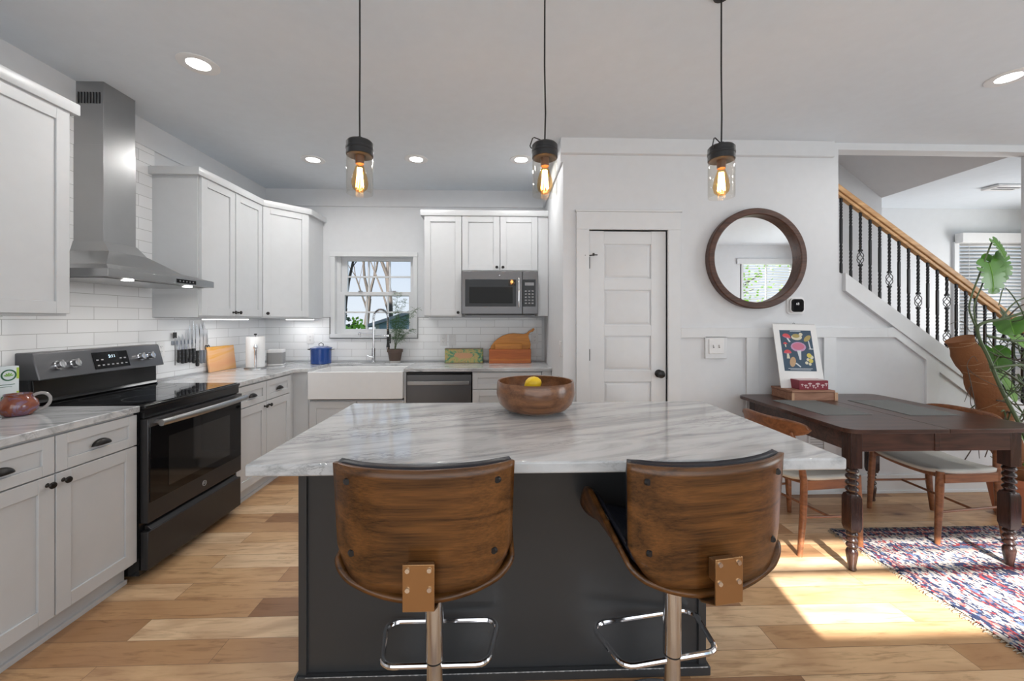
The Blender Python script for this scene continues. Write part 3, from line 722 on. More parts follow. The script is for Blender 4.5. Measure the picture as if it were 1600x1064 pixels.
# back guard
part('back_riser', B().prism([(.55, .912), (.535, .925), (.548, .94), (.555, 1.06), (.63, 1.06), (.63, .90)], 'x', .01, Wd-.01), black_plastic, t, bevel=.003)
o = part('control_panel', B().prism([(.505, 1.045), (.545, 1.188), (.63, 1.188), (.63, 1.045)], 'x', -.004, Wd+.004), slate, t, bevel=.006, seg=3)
for x in (-.002, Wd-.01): part('side_cap', B().box(x, x+.012, .56, .63, .91, 1.06), dslate, t)
def onp(x, s_, lift=.0):       # point on the tilted panel front
    y = .505+(.545-.505)*s_; z = 1.045+.143*s_
    nn = Vector((0, -.143, .04)).normalized()*lift
    return Vector((x, y, z))+nn
tilt = math.atan2(.04, .143)
for kx in (.095, .175, .59, .66):
    c0 = onp(kx, .48, 0); c1 = onp(kx, .48, .012); c2 = onp(kx, .48, .034)
    k_ = part('burner_knob', B().cyl(c0, c1, .026, .024, 24).cyl(c1, c2, .019, .017, 24), chrome, t)
    q = (c2-c1).normalized(); up = Vector((0, .04, .143)).normalized()
    bb = B(); r_ = Vector((1, 0, 0))
    pts_ = lambda c_: [c_-r_*.005-up*.022, c_+r_*.005-up*.022, c_+r_*.005+up*.022, c_-r_*.005+up*.022]
    bb.hull8([tuple(p) for p in pts_(c1)], [tuple(p) for p in pts_(c2+q*.006)])
    part('knob_grip', bb, steel, k_, bevel=.002)
bb = B(); a0, a1 = .29, .51
bb.hull8([tuple(onp(x, s_, .0005)) for x, s_ in ((a0, .16), (a1, .16), (a1, .84), (a0, .84))], [tuple(onp(x, s_, .003)) for x, s_ in ((a0, .16), (a1, .16), (a1, .84), (a0, .84))])
part('display_glass', bb, blackglass, t)
text_part('clock_digits', '5:11', .026, led, t, Matrix.Translation(onp(.405, .64, .0036)) @ Matrix.Rotation(pi/2-tilt, 4, 'X'))
bb = B()
for i in range(7):
    for s_ in (.28, .5):
        if s_ == .5 and 2 <= i <= 4: continue
        x = .305+i*.029
        bb.add([tuple(onp(x+dx, s_+ds, .0036)) for dx, ds in ((0, 0), (.014, 0), (.014, .05), (0, .05))], [(0, 1, 2, 3)])
part('touch_keys', bb, mat('key_print', (.35, .35, .36), .4), t)

# ------------------------------------------------------------------ range hood (local front -y)
t = thing('range_hood', 'stainless pyramid chimney range hood on the tiled wall above the stove', 'range hood', (XL+.003, 2.138, 1.585), pi/2)
# local: wall at y=0, front at y=-.47 ; x 0..0.768 ; z from underside
Wh, Dh = .77, .47
c0, c1 = .285, .495      # chimney in x
cd = .175
part('canopy_rim', B().box(0, Wh, -Dh, 0, 0, .042), steel, t, bevel=.001)
b = B().rings([[(0, -Dh, .042), (Wh, -Dh, .042), (Wh, 0, .042), (0, 0, .042)],
               [(c0*.45, -Dh+.13, .082), (Wh-(Wh-c1)*.45, -Dh+.13, .082), (Wh-(Wh-c1)*.45, 0, .082), (c0*.45, 0, .082)],
               [(c0-.02, -cd-.05, .175), (c1+.02, -cd-.05, .175), (c1+.02, 0, .175), (c0-.02, 0, .175)],
               [(c0-.003, -cd-.003, .235), (c1+.003, -cd-.003, .235), (c1+.003, 0, .235), (c0-.003, 0, .235)]])
part('canopy', b, steel, t, angle=12)
part('lower_flue', B().box(c0, c1, -cd, 0, .235, .80), steel, t, bevel=.001)
part('upper_flue', B().box(c0+.002, c1-.002, -cd+.002, 0, .80, H-1.585-.001), steel, t, bevel=.001)
b = B()
for i in range(8): b.box(c0-.001, c0+.003, -.155+i*.017, -.148+i*.017, 1.04, 1.105)
part('vent_slots', b, black, t)
part('filter_panel', B().box(.03, Wh-.03, -Dh+.05, -.03, -.006, .002), steel, t)
for x in (.17, .60): 
    part('hood_lamp', B().cyl((x, -Dh+.055, -.008), (x, -Dh+.055, 0), .026), lamp_white, t)
part('button_panel', B().box(.44, .60, -Dh-.002, -Dh+.01, .008, .032), blackglass, t)
b = B()
for i in range(5): b.cyl((.465+i*.027, -Dh-.004, .02), (.465+i*.027, -Dh-.001, .02), .005, n=12)
part('buttons', b, steel, t)
lamp('hood_glow', 'AREA', (XL+.42, 2.52, 1.56), 1.6, (1, .97, .92), aim=(0, 0, -1), shape='RECTANGLE', size=.05, size_y=.5)

# ------------------------------------------------------------------ island
t = thing('kitchen_island', 'charcoal-painted kitchen island base under the large marble slab', 'island', (0, 1.52, 0))
IX0, IX1 = -.748, .795
part('island_body', B().box(IX0+.012, IX1-.012, .012, .60, 0, .876), island_paint, t)
b = B().box(IX0, IX0+.03, 0, .612, 0, .876).box(IX1-.03, IX1, 0, .612, 0, .876).box(IX0+.03, IX1-.03, .0, .02, .80, .876)
part('corner_trim', b, island_paint, t, bevel=.002)
b = B().box(IX0, IX1+.012, -.012, .012, 0, .035).box(IX1, IX1+.012, 0, .612, 0, .035).box(IX0-.012, IX0, -.012, .612, 0, .035)
part('base_molding', b, island_paint, t, bevel=.004)
b = B(); n_ = 260; lo = []; hi = []
for i in range(n_+1):
    x = IX0+.03+(IX1-IX0-.03)*i/n_; w = max(0, random.gauss(.0004, .0012)); lo.append((x, -.0132, .0352-w)); hi.append((x, -.0132, .0358+w*.3))
b.add(lo+hi, [(i, i+1, n_+2+i, n_+1+i) for i in range(n_)])
part('worn_paint_edge', b, chip, t, solid=.002)
b = B().prism([(-.777, 1.25), (1.112, 1.25), (1.112, 2.164), (-.777, 2.164)], 'z', .878, .916)
tag(part('island_countertop', b, marble, bevel=.007, seg=4), 'large polished grey-veined marble slab on top of the island', 'countertop')

# ------------------------------------------------------------------ bowl and lemon
def bowl_mat():
    m = wood('acacia_bowl_wood', (.075, .028, .012), (.24, .105, .045), 'x', 1.6, .28, 5, coat=.3); return m
bw = bowl_mat()
bx_, by_ = .175, 1.94
t = thing('wooden_bowl', 'round dark wooden salad bowl standing on the marble island', 'bowl', (bx_, by_, .916))
part('bowl_body', B().lathe([(.095, .012), (.15, .02), (.175, .045), (.188, .09), (.185, .145), (.181, .151), (.174, .149), (.174, .12), (.168, .08), (.15, .045), (.10, .03), (.001, .026)], n=64), bw, t)
part('bowl_foot', B().lathe([(.10, 0), (.105, .004), (.10, .014), (.001, .014)], n=48), mat('bowl_foot_lacquer', (.25, .2, .17), .25), t)
t = thing('lemon', 'yellow lemon lying in the wooden bowl', 'fruit', (bx_-.012, by_-.0, .916+.135))
o = part('lemon_skin', B().lathe([(.001, -.046), (.006, -.043), (.012, -.039), (.024, -.030), (.032, -.015), (.034, 0), (.031, .016), (.022, .031), (.010, .040), (.001, .042)], n=24), mat('lemon_skin', (.85, .58, .02), .4, bump=(120, .3)), t)
o.rotation_euler = (.5, 1.2, .3)
t = thing('lemon', 'second lemon mostly hidden low inside the bowl beneath the other', 'fruit', (bx_+.012, by_+.005, .916+.066))
o2 = o.copy(); COL.objects.link(o2); o2.parent = t; o2.rotation_euler = (1.4, .2, 1)

# ------------------------------------------------------------------ bar stools
def make_stool(label, loc, rz_):
    t = thing('bar_stool', label, 'stool', loc, rz_)
    part('base_disc', B().lathe([(.001, 0), (.198, 0), (.198, .006), (.185, .012), (.08, .022), (.04, .04), (.034, .06)], n=48), chrome, t)
    part('column', B().cyl((0, 0, .03), (0, 0, .27), .0255, n=32).cyl((0, 0, .27), (0, 0, .585), .0285, n=32), tube_chrome, t)
    part('column_collar', B().cyl((0, 0, .264), (0, 0, .27), .0275, n=32), black, t)
    fz = .245; w = .178; f0, f1 = .0, .195; r_ = .045
    pts = []
    for cx, cy, a0 in ((w-r_, f0+r_, -pi/2), (w*1.12-r_, f1-r_, 0), (-w*1.12+r_, f1-r_, pi/2), (-w+r_, f0+r_, pi)):
        for i in range(6): a = a0+pi/2*i/5; pts.append((cx+r_*cos(a), cy+r_*sin(a), fz))
    part('footrest', B().tube(pts, .0095, 10, closed=True), chrome, t)
    # seat shell: bent ply with raised side wings
    def shell(u, v, lift=0, inset=0):
        s_ = (u-.5)*2; sg = 1 if s_ >= 0 else -1; q = abs(s_)
        yb, yf = -.215, .21
        hw = .245-inset-.010*v
        wing = (.05+.072*min(1, v*1.4))                  # wing height grows to the front
        if v > .8: wing -= .06*((v-.8)/.2)**2
        A = .62
        if q < A: x = hw*.82*q/A; z = .045*(q/A)**2.2
        else:
            k = (q-A)/(1-A); x = hw*.82+hw*.18*sin(k*pi/2); z = .045+wing*k**1.1
        y = yb+(yf-yb)*v
        y += .05*q**2*(1-v)
        z0 = .600+.008*v-.02*max(0, (v-.85)/.15)
        return (sg*x, y, z0+z+lift)
    b = B().grid(lambda u, v: shell(u, v), 36, 14)
    part('seat_shell', b, [walnut], t, solid=.012, off=0, angle=60)
    b = B().grid(lambda u, v: (lambda p: (p[0], p[1]*.97, p[2]+.012+.05*(1-(abs(u-.5)*2)**3)*min(1, 6*v+.5)*min(1, 6*(1-v)+.2)))(shell(.04+.92*u, v, 0, .012)), 30, 14)
    part('seat_cushion', b, fabric_blk, t, solid=.012, off=1, angle=60)
    def back(u, v, dy=0, sh=0):
        s_ = (u-.5)*2; q = abs(s_)
        zb = .624+.026*q**2+.085*max(0, (q-.6)/.4)**3; zt = .957+.008*q
        z = zb+sh+(zt-zb-sh)*v
        hw = .238+.013*((z-.6)/.37)
        x = s_*hw
        y = -.235+.055*q**3.2+dy+.018*(1-(z-.6)/.37)
        return (x, y, z)
    part('backrest', B().grid(lambda u, v: back(u, v), 40, 14), [walnut], t, solid=.012, off=-1, angle=60)
    def backc(u, v):
        uu = .02+.96*u; e_ = min(1, 8*v, 8*(1-v)+.25, 8*u+.3, 8*(1-u)+.3)
        p = back(uu, v*.985, 0, .01); return (p[0], p[1]+.018+.028*e_, p[2]+.004)
    bb = B(); nu, nv = 40, 14; bb.grid(backc, nu, nv)
    part('back_cushion', bb, fabric_blk, t, solid=.024, off=0, angle=60)
    for x, z in ((-.205, .922), (.205, .922), (-.195, .725), (.195, .725)):
        q = abs(x)/(.238+.013*((z-.6)/.37)); y = -.235+.055*q**3.2+.018*(1-(z-.6)/.37)
        part('bolt', B().lathe([(.009, 0), (.009, .004), (.005, .006), (.001, .006)], (x, y, z), 16, axis='y').__class__() if False else B().cyl((x, y+.002, z), (x*.98, y-.006, z), .0095, .008, 16), black, t)
    br = part('bracket_plate', B().box(-.041, .041, -.262, -.256, .607, .728).prism([(-.262, .607), (-.256, .607), (-.20, .583), (-.03, .583), (-.03, .577), (-.205, .577)], 'x', -.041, .041).box(-.035, .035, -.256, -.225, .66, .715), brassy, t, bevel=.003)
    for x in (-.028, .028):
        for z in (.664, .714): part('screw', B().cyl((x, -.262, z), (x, -.266, z), .007, .006, 14), chrome, br)
    part('seat_mount', B().box(-.09, .09, -.09, .09, .577, .598), black, t)
    part('lift_lever', B().tube([(.03, .02, .585), (.12, .05, .57), (.19, .06, .55)], .004, 8).cyl((.19, .06, .55), (.205, .062, .545), .008), chrome, t)
    return t
s1 = make_stool('walnut and chrome bar stool nearer the left end of the island, back square-on', (-.208, 1.302, 0), .0)
dup(s1, (.567, 1.302, 0), radians(9), 'walnut and chrome bar stool at the right, turned to show its side wing')

# ------------------------------------------------------------------ pendant lamps
def make_pendant(label, x, y):
    t = thing('pendant_lamp', label, 'lamp', (x, y, 1.885))
    top = H-1.885
    pts = [(0, 0, .235), (.003, 0, .35), (-.001, 0, .55), (0, 0, top-.02)]
    part('cord', B().tube(pts, .0035, 8), black, t)
    part('ceiling_canopy', B().lathe([(.001, top-.012), (.03, top-.01), (.034, top), (.001, top)], n=32), black, t)
    part('cap', B().lathe([(.052, .158), (.054, .160), (.054, .182), (.0555, .184), (.0555, .192), (.054, .194), (.054, .212), (.048, .219), (.012, .222), (.012, .236), (.001, .237)], n=40), black, t, angle=25)
    part('bail_wire', B().tube([(-.056, 0, .20), (-.063, 0, .21), (-.052, 0, .243), (-.045, 0, .247), (-.005, 0, .232), (.012, 0, .228)], .0025, 6), black, t)
    part('glass_jar', B().lathe([(.050, .158), (.0525, .150), (.0535, .13), (.0535, .012), (.0525, .0), (.0505, .0), (.0515, .012), (.0515, .13), (.050, .15), (.048, .158)], n=40, caps=False), jar_glass, t)
    part('socket', B().cyl((0, 0, .16), (0, 0, .125), .019, .017, 20), mat('brown_socket', (.12, .06, .03), .4), t)
    bu = part('bulb', B().lathe([(.013, .130), (.015, .120), (.022, .098), (.031, .066), (.034, .045), (.029, .024), (.016, .010), (.001, .006)], n=28, caps=False), amber_glass, t)
    b = B()
    for k in range(8):
        a = 2*pi*k/8; r0, r1 = .009, .015
        b.tube([(r0*cos(a), r0*sin(a), .108), (r1*cos(a), r1*sin(a), .03)], .0018, 5)
    part('filament', b, filament, bu)
    return t
p1 = make_pendant('left pendant lamp, glass jar with a glowing filament bulb over the island', -.583, 1.70)
p1.rotation_euler = (0, 0, -pi/2)
dup(p1, (.193, 1.70, 1.885), 0, 'middle pendant lamp, glass jar hanging over the wooden bowl')
dup(p1, (.955, 1.70, 1.885), .5, 'right pendant lamp, glass jar hanging in front of the wall near the round mirror')
for x in (-.583, .193, .955): lamp('bulb_glow', 'POINT', (x, 1.70, 1.95), 2.0, (1, .62, .32), shadow_soft_size=.02)

# ------------------------------------------------------------------ recessed ceiling lights
def make_can(label, x, y):
    t = thing('recessed_light', label, 'ceiling light', (x, y, H), 0, 'recessed ceiling lights')
    part('trim_ring', B().lathe([(.098, 0), (.098, -.003), (.09, -.006), (.056, -.003), (.054, 0)], n=48, caps=False), plastic_w, t)
    part('lens', B().lathe([(.001, -.001), (.055, -.001), (.055, -.003), (.001, -.004)], n=40), lamp_white, t)
    return t
cans = [(-1.64, 2.245, 'largest recessed ceiling light, above the stove side'), (-1.62, 3.55, 'recessed ceiling light above the corner of the kitchen'), (-.72, 3.51, 'recessed ceiling light above the sink'), (.19, 3.49, 'recessed ceiling light next to the middle pendant lamp'), (2.93, 2.22, 'recessed ceiling light at the right edge, above the dining table')]
c0_ = make_can(cans[0][2], cans[0][0], cans[0][1])
for x, y, lb in cans[1:]: dup(c0_, (x, y, H), 0, lb)
for x, y, lb in cans: lamp('can_glow', 'AREA', (x, y, H-.012), 6, (1, .98, .95), aim=(0, 0, -1), shape='DISK', size=.12, spread=radians(170))

# ------------------------------------------------------------------ round mirror
MX, MZ = 1.985, 1.832
t = thing('round_mirror', 'round mirror in a deep dark wooden frame on the wall', 'mirror', (MX, YP, MZ))
b = B().lathe([(.372, 0), (.385, -.004), (.387, -.055), (.380, -.062), (.345, -.062), (.338, -.055), (.338, -.012), (.338, 0)], n=96, axis='y', caps=False)
part('mirror_frame', b, frame_wood, t, angle=30)
part('mirror_glass', B().lathe([(.001, -.010), (.341, -.010), (.341, -.004), (.001, -.004)], n=96, axis='y'), mirror_m, t)

# ------------------------------------------------------------------ thermostat, switches, outlets
t = thing('smart_thermostat', 'small black-faced thermostat on a white plate at the lower right of the mirror', 'thermostat', (2.318, YP, 1.472))
def rsq(w, h, r, n=6):
    p = []
    for cx, cz, a0 in ((w-r, h-r, 0), (-w+r, h-r, pi/2), (-w+r, -h+r, pi), (w-r, -h+r, 1.5*pi)):
        for i in range(n): a = a0+pi/2*i/(n-1); p.append((cx+r*cos(a), cz+r*sin(a)))
    return p
part('back_plate', B().prism(rsq(.072, .068, .03), 'y', -.008, 0), plastic_w, t, bevel=.002)
part('body', B().prism(rsq(.056, .056, .026), 'y', -.026, -.008), plastic_w, t, bevel=.003)
part('screen', B().prism(rsq(.049, .050, .022), 'y', -.0285, -.026), blackglass, t)
text_part('reading', '68', .026, mat('screen_digits', (.5, .5, .5), .4, emit=(.6, .6, .6), es=.5), t, Matrix.Translation((0, -.029, .012)) @ Matrix.Rotation(pi/2, 4, 'X'))
t = thing('light_switch', 'double toggle light switch on the panelled wall right of the pantry door', 'switch', (1.679, YP, 1.155))
part('backing_board', B().box(-.085, .085, -.018, 0, -.095, .075), trim_paint, t, bevel=.002)
part('switch_plate', B().box(-.058, .058, -.024, -.018, -.057, .06), plastic_w, t, bevel=.003)
for x in (-.022, .022): part('toggle', B().box(x-.004, x+.004, -.034, -.024, -.004, .012), plastic_w, t, bevel=.001)
b = B()
for x in (-.022, .022):
    b.box(x-.0055, x+.0055, -.0245, -.0238, -.012, .012)
part('toggle_slot', b, mat('slot_grey', (.2, .2, .2), .5), t)
t = thing('light_switch', 'rocker light switch on the side wall at the end of the kitchen counter', 'switch', (PX0, 3.20, 1.13))
part('switch_plate', B().box(-.006, 0, -.04, .04, -.06, .06), plastic_w, t, bevel=.002)
part('rocker', B().box(-.01, -.006, -.016, .016, -.034, .034), plastic_w, t, bevel=.001)
slot = mat('outlet_slot', (.06, .06, .06), .5)
def outlet(label, loc, rz_, decora=False, w=.036):
    t = thing('wall_outlet', label, 'outlet', loc, rz_)
    part('cover_plate', B().box(-w, w, -.006, 0, -.058, .058), plastic_w, t, bevel=.002)
    o = part('socket_face', B().box(-.017, .017, -.009, -.006, -.034, .034), plastic_w, t, bevel=.001)
    b = B()
    for z in (-.018, .018):
        b.box(-.008, -.006, -.0096, -.0088, z-.003, z+.006).box(.006, .008, -.0096, -.0088, z-.003, z+.006).box(-.002, .002, -.0096, -.0088, z-.011, z-.007)
    part('slots', b, slot, o)
    return t
outlet('white outlet on the tiles left of the kitchen window, above the blue pot', (-2.01, YB-.008, 1.165), 0)
outlet('white outlet on the tiles between the stove and the knives', (XL+.008, 3.02, 1.145), pi/2)
outlet('white outlet on the tiles above the painted tin box', (-.60, YB-.008, 1.145), 0)
outlet('white outlet on the tiles right of the wooden bread holder', (.385, YB-.008, 1.16), 0)
outlet('white outlet low on the panelled wall behind the dining table', (2.30, YP, .38), 0)
t = thing('light_switch', 'white rocker switch plate on the tiles beside the tin box outlet', 'switch', (-.505, YB-.008, 1.145))
part('switch_plate', B().box(-.036, .036, -.006, 0, -.058, .058), plastic_w, t, bevel=.002)
part('rocker', B().box(-.016, .016, -.01, -.006, -.034, .034), plastic_w, t, bevel=.001)
t = thing('wall_vent', 'white slatted return-air vent low on the wall behind the dining table', 'vent', (2.42, YP-.0, .2))
b = B().box(-.0, .15, -.008, 0, 0, .32)
part('vent_frame', b, trim_paint, t)
b = B()
for i in range(14): b.box(.015, .135, -.011, -.008, .02+i*.02, .026+i*.02)
part('vent_slats', b, mat('vent_shadow_grey', (.45, .45, .45), .5), t)
t = thing('ceiling_vent', 'flat white vent fitting on the ceiling of the room beyond the stair', 'vent', (5.25, 4.02, H-.03))  # slotted ceiling vent
part('vent_cover', B().box(-.16, .16, -.08, .08, 0, .029), plastic_w, t, bevel=.01)
part('vent_slats', B().box(-.12, .12, -.05, -.03, -.002, 0).box(-.12, .12, .0, .02, -.002, 0), slot, t)

exec_marker = 'small items'
# ------------------------------------------------------------------ counter items, left
def mug(label, loc, rz_, group=None):
    t = thing('pottery_mug', label, 'mug', loc, rz_, group)
    m = bpy.data.materials.get('raku_glaze')
    if not m:
        m = mat('raku_glaze', (.30, .11, .06), .14, coat=.6); n, l = nodes(m)
        v = swiz(n, l, 'XYZ'); f = noise(n, l, v, 22, 4, .6, 1)
        l.new(ramp(n, l, f, [(.3, (.30, .08, .03)), (.5, (.20, .055, .03)), (.62, (.17, .10, .17)), (.75, (.34, .16, .06))]), n['Principled BSDF'].inputs['Base Color'])
    part('mug_body', B().lathe([(.030, 0), (.045, .002), (.060, .018), (.064, .035), (.058, .055), (.046, .068), (.043, .074), (.045, .082), (.042, .082), (.040, .072), (.05, .055), (.055, .035), (.04, .01), (.001, .008)], n=40), m, t)
    pts = [(.045, 0, .072), (.055, 0, .077), (.068, 0, .079), (.080, 0, .077), (.090, 0, .070), (.096, 0, .060), (.097, 0, .048), (.093, 0, .036), (.085, 0, .026), (.074, 0, .018), (.058, 0, .012)]
    part('mug_handle', B().tube(pts, [.006]*11, 8), mat('grey_glaze', (.32, .30, .29), .2) if 'grey_glaze' not in bpy.data.materials else bpy.data.materials['grey_glaze'], t)
    return t
m1 = mug('round reddish-brown glazed mug with a grey handle, on the left counter', (-2.235, 1.94, CZ1), radians(38))
m1.scale = (1.03, 1.03, 1.22)
dup(m1, (-2.28, 1.73, CZ1), radians(45), 'brown glazed mug cut by the left edge of the photo')
def carton(label, loc, rz_, tint):
    t = thing('tea_carton', label, 'carton', loc, rz_)
    part('carton_box', B().box(-.065, .065, -.02, .02, 0, .215), mat('carton_board', (.72, .78, .80), .5), t, bevel=.001)
    ms = [mat('label_green', (.03, .14, .07), .5), mat('label_leaf', (.2, .45, .05), .5), mat('label_corner', tint, .5)]
    for zc in (.172, .055):
        b = B()
        b.mi = 0; b.lathe([(.028, 0), (.028, .0008), (.022, .0008), (.022, 0)], (.028, -.0212, zc), 24, axis='y', caps=False)
        b.mi = 1
        for k in range(5):
            a = pi/2+(k-2)*.6; b.add([(.028, -.0215, zc-.006), (.028+.014*cos(a-.22), -.0215, zc-.006+.014*sin(a-.22)), (.028+.020*cos(a), -.0215, zc-.006+.020*sin(a)), (.028+.014*cos(a+.22), -.0215, zc-.006+.014*sin(a+.22))], [(0, 1, 2, 3)])
        b.mi = 2; b.box(.056, .0649, -.0208, -.0202, zc-.02, zc+.035)
        part('leaf_emblem', b, ms, t)
    b = B().box(-.02, .05, -.0208, -.0202, .125, .128).box(-.02, .04, -.0208, -.0202, .115, .117)
    part('printed_lines', b, ms[0], t)
carton('pale tea carton with a round green leaf emblem behind the brown mug', (-2.425, 2.02, CZ1), radians(78), (.45, .6, .08))

# knives on the wall between stove and corner
blade_m = mat('knife_steel', (.72, .73, .75), .18, 1); hand_b = mat('black_knife_handle', (.014, .014, .015), .4); hand_g = mat('grey_steel_handle', (.30, .32, .36), .3, .8)
t = thing('magnetic_knife_strip', 'slim dark magnetic bar behind the row of knives', 'knife strip', (XL+.008, 3.12, 1.17), pi/2)
part('bar', B().box(0, .37, -.014, 0, 0, .03), hand_g, t, bevel=.002)
kn = [(.015, 'slotted spatula with a black square head at the left end of the knife row', 'spat', .09, .14), (.055, 'short paring knife next to the spatula', 'k', .10, .10), (.092, 'narrow paring knife, second in the row', 'k', .11, .11),
      (.125, 'utility knife with a slim pointed blade', 'k', .13, .11), (.165, 'long straight boning knife in the middle of the row', 'k', .17, .11), (.205, 'black riveted chef knife, left of the two widest blades', 'k', .20, .12),
      (.245, 'widest chef knife with a black handle hanging lowest', 'w', .20, .13), (.29, 'wide knife with a grey steel handle', 'wg', .20, .11), (.325, 'grey-handled long bread knife near the orange board', 'wg', .21, .11), (.352, 'kitchen scissors at the right end of the knife row', 'sc', .12, .08)]
for i, (x, lb, kind, bl, hl) in enumerate(kn):
    t = thing('kitchen_knife' if kind not in ('spat', 'sc') else ('spatula' if kind == 'spat' else 'kitchen_scissors'), lb, 'knife' if kind not in ('spat', 'sc') else ('spatula' if kind == 'spat' else 'scissors'), (XL+.023, 3.12+x, 1.175), pi/2, 'knives on the magnetic strip' if kind not in ('spat', 'sc') else None)
    w = .011 if kind == 'k' else .020
    z0 = -.045 if kind == 'k' else -.065
    if kind == 'spat':
        part('spatula_head', B().box(-.018, .018, -.004, 0, .045, .09), hand_b, t, bevel=.002)
        part('shaft', B().cyl((0, -.003, -.16), (0, -.003, .05), .004, n=8), blade_m, t)
        continue
    if kind == 'sc':
        part('blades', B().prism([(-.006, -.02), (.006, -.02), (.003, .09), (-.002, .11)], 'y', -.004, -.001), blade_m, t)
        b = B()
        for sx_ in (-.013, .013): b.tube([(sx_+.012*cos(a), -.003, -.05+.022*sin(a)) for a in [2*pi*k/12 for k in range(12)]], .004, 6, closed=True)
        part('finger_loops', b, hand_b, t)
        continue
    part('blade', B().prism([(-w, z0), (w*.9, z0), (w, z0+bl*.5), (w*.55, z0+bl*.85), (-w*.6, z0+bl*1.12), (-w, z0+bl*.9)], 'y', -.0032, -.0008), blade_m, t)
    hm = hand_g if 'g' in kind else hand_b
    part('handle', B().rings([[(-.010, -.010, z0), (.010, -.010, z0), (.010, .006, z0), (-.010, .006, z0)], [(-.009, -.010, z0-hl*.5), (.009, -.010, z0-hl*.5), (.009, .006, z0-hl*.5), (-.009, .006, z0-hl*.5)], [(-.013, -.010, z0-hl*.92), (.011, -.010, z0-hl*.92), (.011, .006, z0-hl*.92), (-.013, .006, z0-hl*.92)], [(-.008, -.008, z0-hl), (.008, -.008, z0-hl), (.008, .004, z0-hl), (-.008, .004, z0-hl)]]), hm, t, bevel=.002)
    if hm is hand_b:
        b = B()
        for k in range(3): b.cyl((0, -.0112, z0-hl*(.2+.28*k)), (0, -.009, z0-hl*(.2+.28*k)), .003, n=8)
        part('rivets', b, blade_m, t)

# orange resin board leaning on the wall
def orange_mat():
    m = mat('orange_swirled_resin', (.85, .5, .25), .25); n, l = nodes(m)
    v = swiz(n, l, 'YZX', (2.5, 3.2, 1)); f = noise(n, l, v, 1.6, 3, .5, .8)
    l.new(ramp(n, l, f, [(.3, (.85, .40, .22)), (.5, (.88, .50, .25)), (.6, (.85, .40, .05)), (.75, (.90, .60, .28))]), n['Principled BSDF'].inputs['Base Color']); return m
t = thing('cutting_board', 'swirled orange resin cutting board leaning on the tiles by the knives', 'board', (XL+.05, 3.46, CZ1), pi/2)
o = part('board_slab', B().box(0, .34, -.008, .008, 0, .215), orange_mat(), t, bevel=.003); o.rotation_euler = (radians(-7), 0, 0)
# paper towel holder
t = thing('paper_towel_holder', 'steel paper towel holder with a tension arm and black tip, in the corner', 'holder', (-2.23, 3.75, CZ1))
part('base_plate', B().lathe([(.001, 0), (.088, 0), (.088, .010), (.08, .014), (.001, .014)], n=36), steel, t)
part('post', B().cyl((0, 0, .01), (0, 0, .31), .006), steel, t)
part('finial', B().lathe([(.005, .298), (.006, .304), (.014, .312), (.010, .318), (.001, .319)], n=20), black, t)
part('tension_arm', B().tube([(.045, -.075, .01), (.05, -.082, .12), (.05, -.083, .19)], [.008, .011, .011], 12).ball((.05, -.083, .2), .016, sz=1.8), chrome, t)
tag(part('paper_towel_roll', B().lathe([(.019, .014), (.074, .014), (.0755, .018), (.0755, .285), (.074, .289), (.019, .289)], n=40, caps=False), mat('paper_towel', (.78, .78, .78), .9, bump=(60, .25)), loc=(-2.23, 3.75, CZ1+.001)), 'white roll of paper towels on the steel holder', 'paper towels')
# speaker
t = thing('smart_speaker', 'small white speaker with a grey fabric front, right of the paper towels', 'speaker', (-2.19, 4.02, CZ1), radians(18))
part('body', B().prism(rsq(.072, .072, .02), 'z', 0, .155), plastic_w, t, bevel=.006)
part('fabric_grille', B().prism([(p[0]*1.01, p[1]*1.01) for p in rsq(.072, .072, .02)], 'z', .018, .128), mat('grey_speaker_cloth', (.32, .32, .32), .9, bump=(300, .3)), t)
# blue pot
t = thing('enamel_pot', 'blue enamel stock pot with lid at the left of the sink', 'pot', (-1.815, YB-.20, CZ1))
blue = mat('speckled_blue_enamel', (.012, .06, .26), .15, coat=.5)
part('pot_body', B().lathe([(.001, 0), (.09, 0), (.098, .006), (.1, .15), (.104, .154), (.1, .155), (.001, .150)], n=40), blue, t)
part('lid', B().lathe([(.106, .154), (.104, .162), (.06, .178), (.001, .182)], n=40), blue, t)
part('lid_knob', B().tube([(-.02, 0, .178), (-.022, 0, .2), (0, 0, .212), (.022, 0, .2), (.02, 0, .178)], .004, 8), black, t)
for s_ in (-1, 1): part('side_handle', B().tube([(s_*.1, -.03, .142), (s_*.125, -.02, .146), (s_*.13, 0, .147), (s_*.125, .02, .146), (s_*.1, .03, .142)], .004, 8), black, t)

# asparagus fern pot
t = thing('potted_fern', 'feathery asparagus fern in a brown terracotta pot right of the faucet', 'plant', (-1.085, YB-.135, CZ1))
part('pot', B().lathe([(.001, .012), (.05, .012), (.056, .02), (.072, .11), (.08, .112), (.081, .14), (.073, .141), (.068, .118), (.001, .11)], n=32), mat('brown_terracotta', (.11, .075, .06), .7), t)
part('saucer', B().lathe([(.001, 0), (.055, 0), (.06, .022), (.054, .022), (.05, .008), (.001, .008)], n=32), mat('pale_saucer', (.5, .48, .46), .6), t)
part('soil', B().cyl((0, 0, .105), (0, 0, .12), .068, n=24), mat('dark_soil', (.02, .014, .01), .9), t)
fern_g = mat('asparagus_green', (.045, .12, .03), .6); stem_g = mat('thin_green_stem', (.10, .13, .06), .6)
random.seed(3)
ends = [(.10, -.03, .62), (.16, -.02, .45), (-.03, .0, .40), (.05, -.05, .55), (.20, -.03, .30), (.02, .02, .7), (.13, -.05, .36), (.24, -.05, .52), (.08, -.06, .42)]
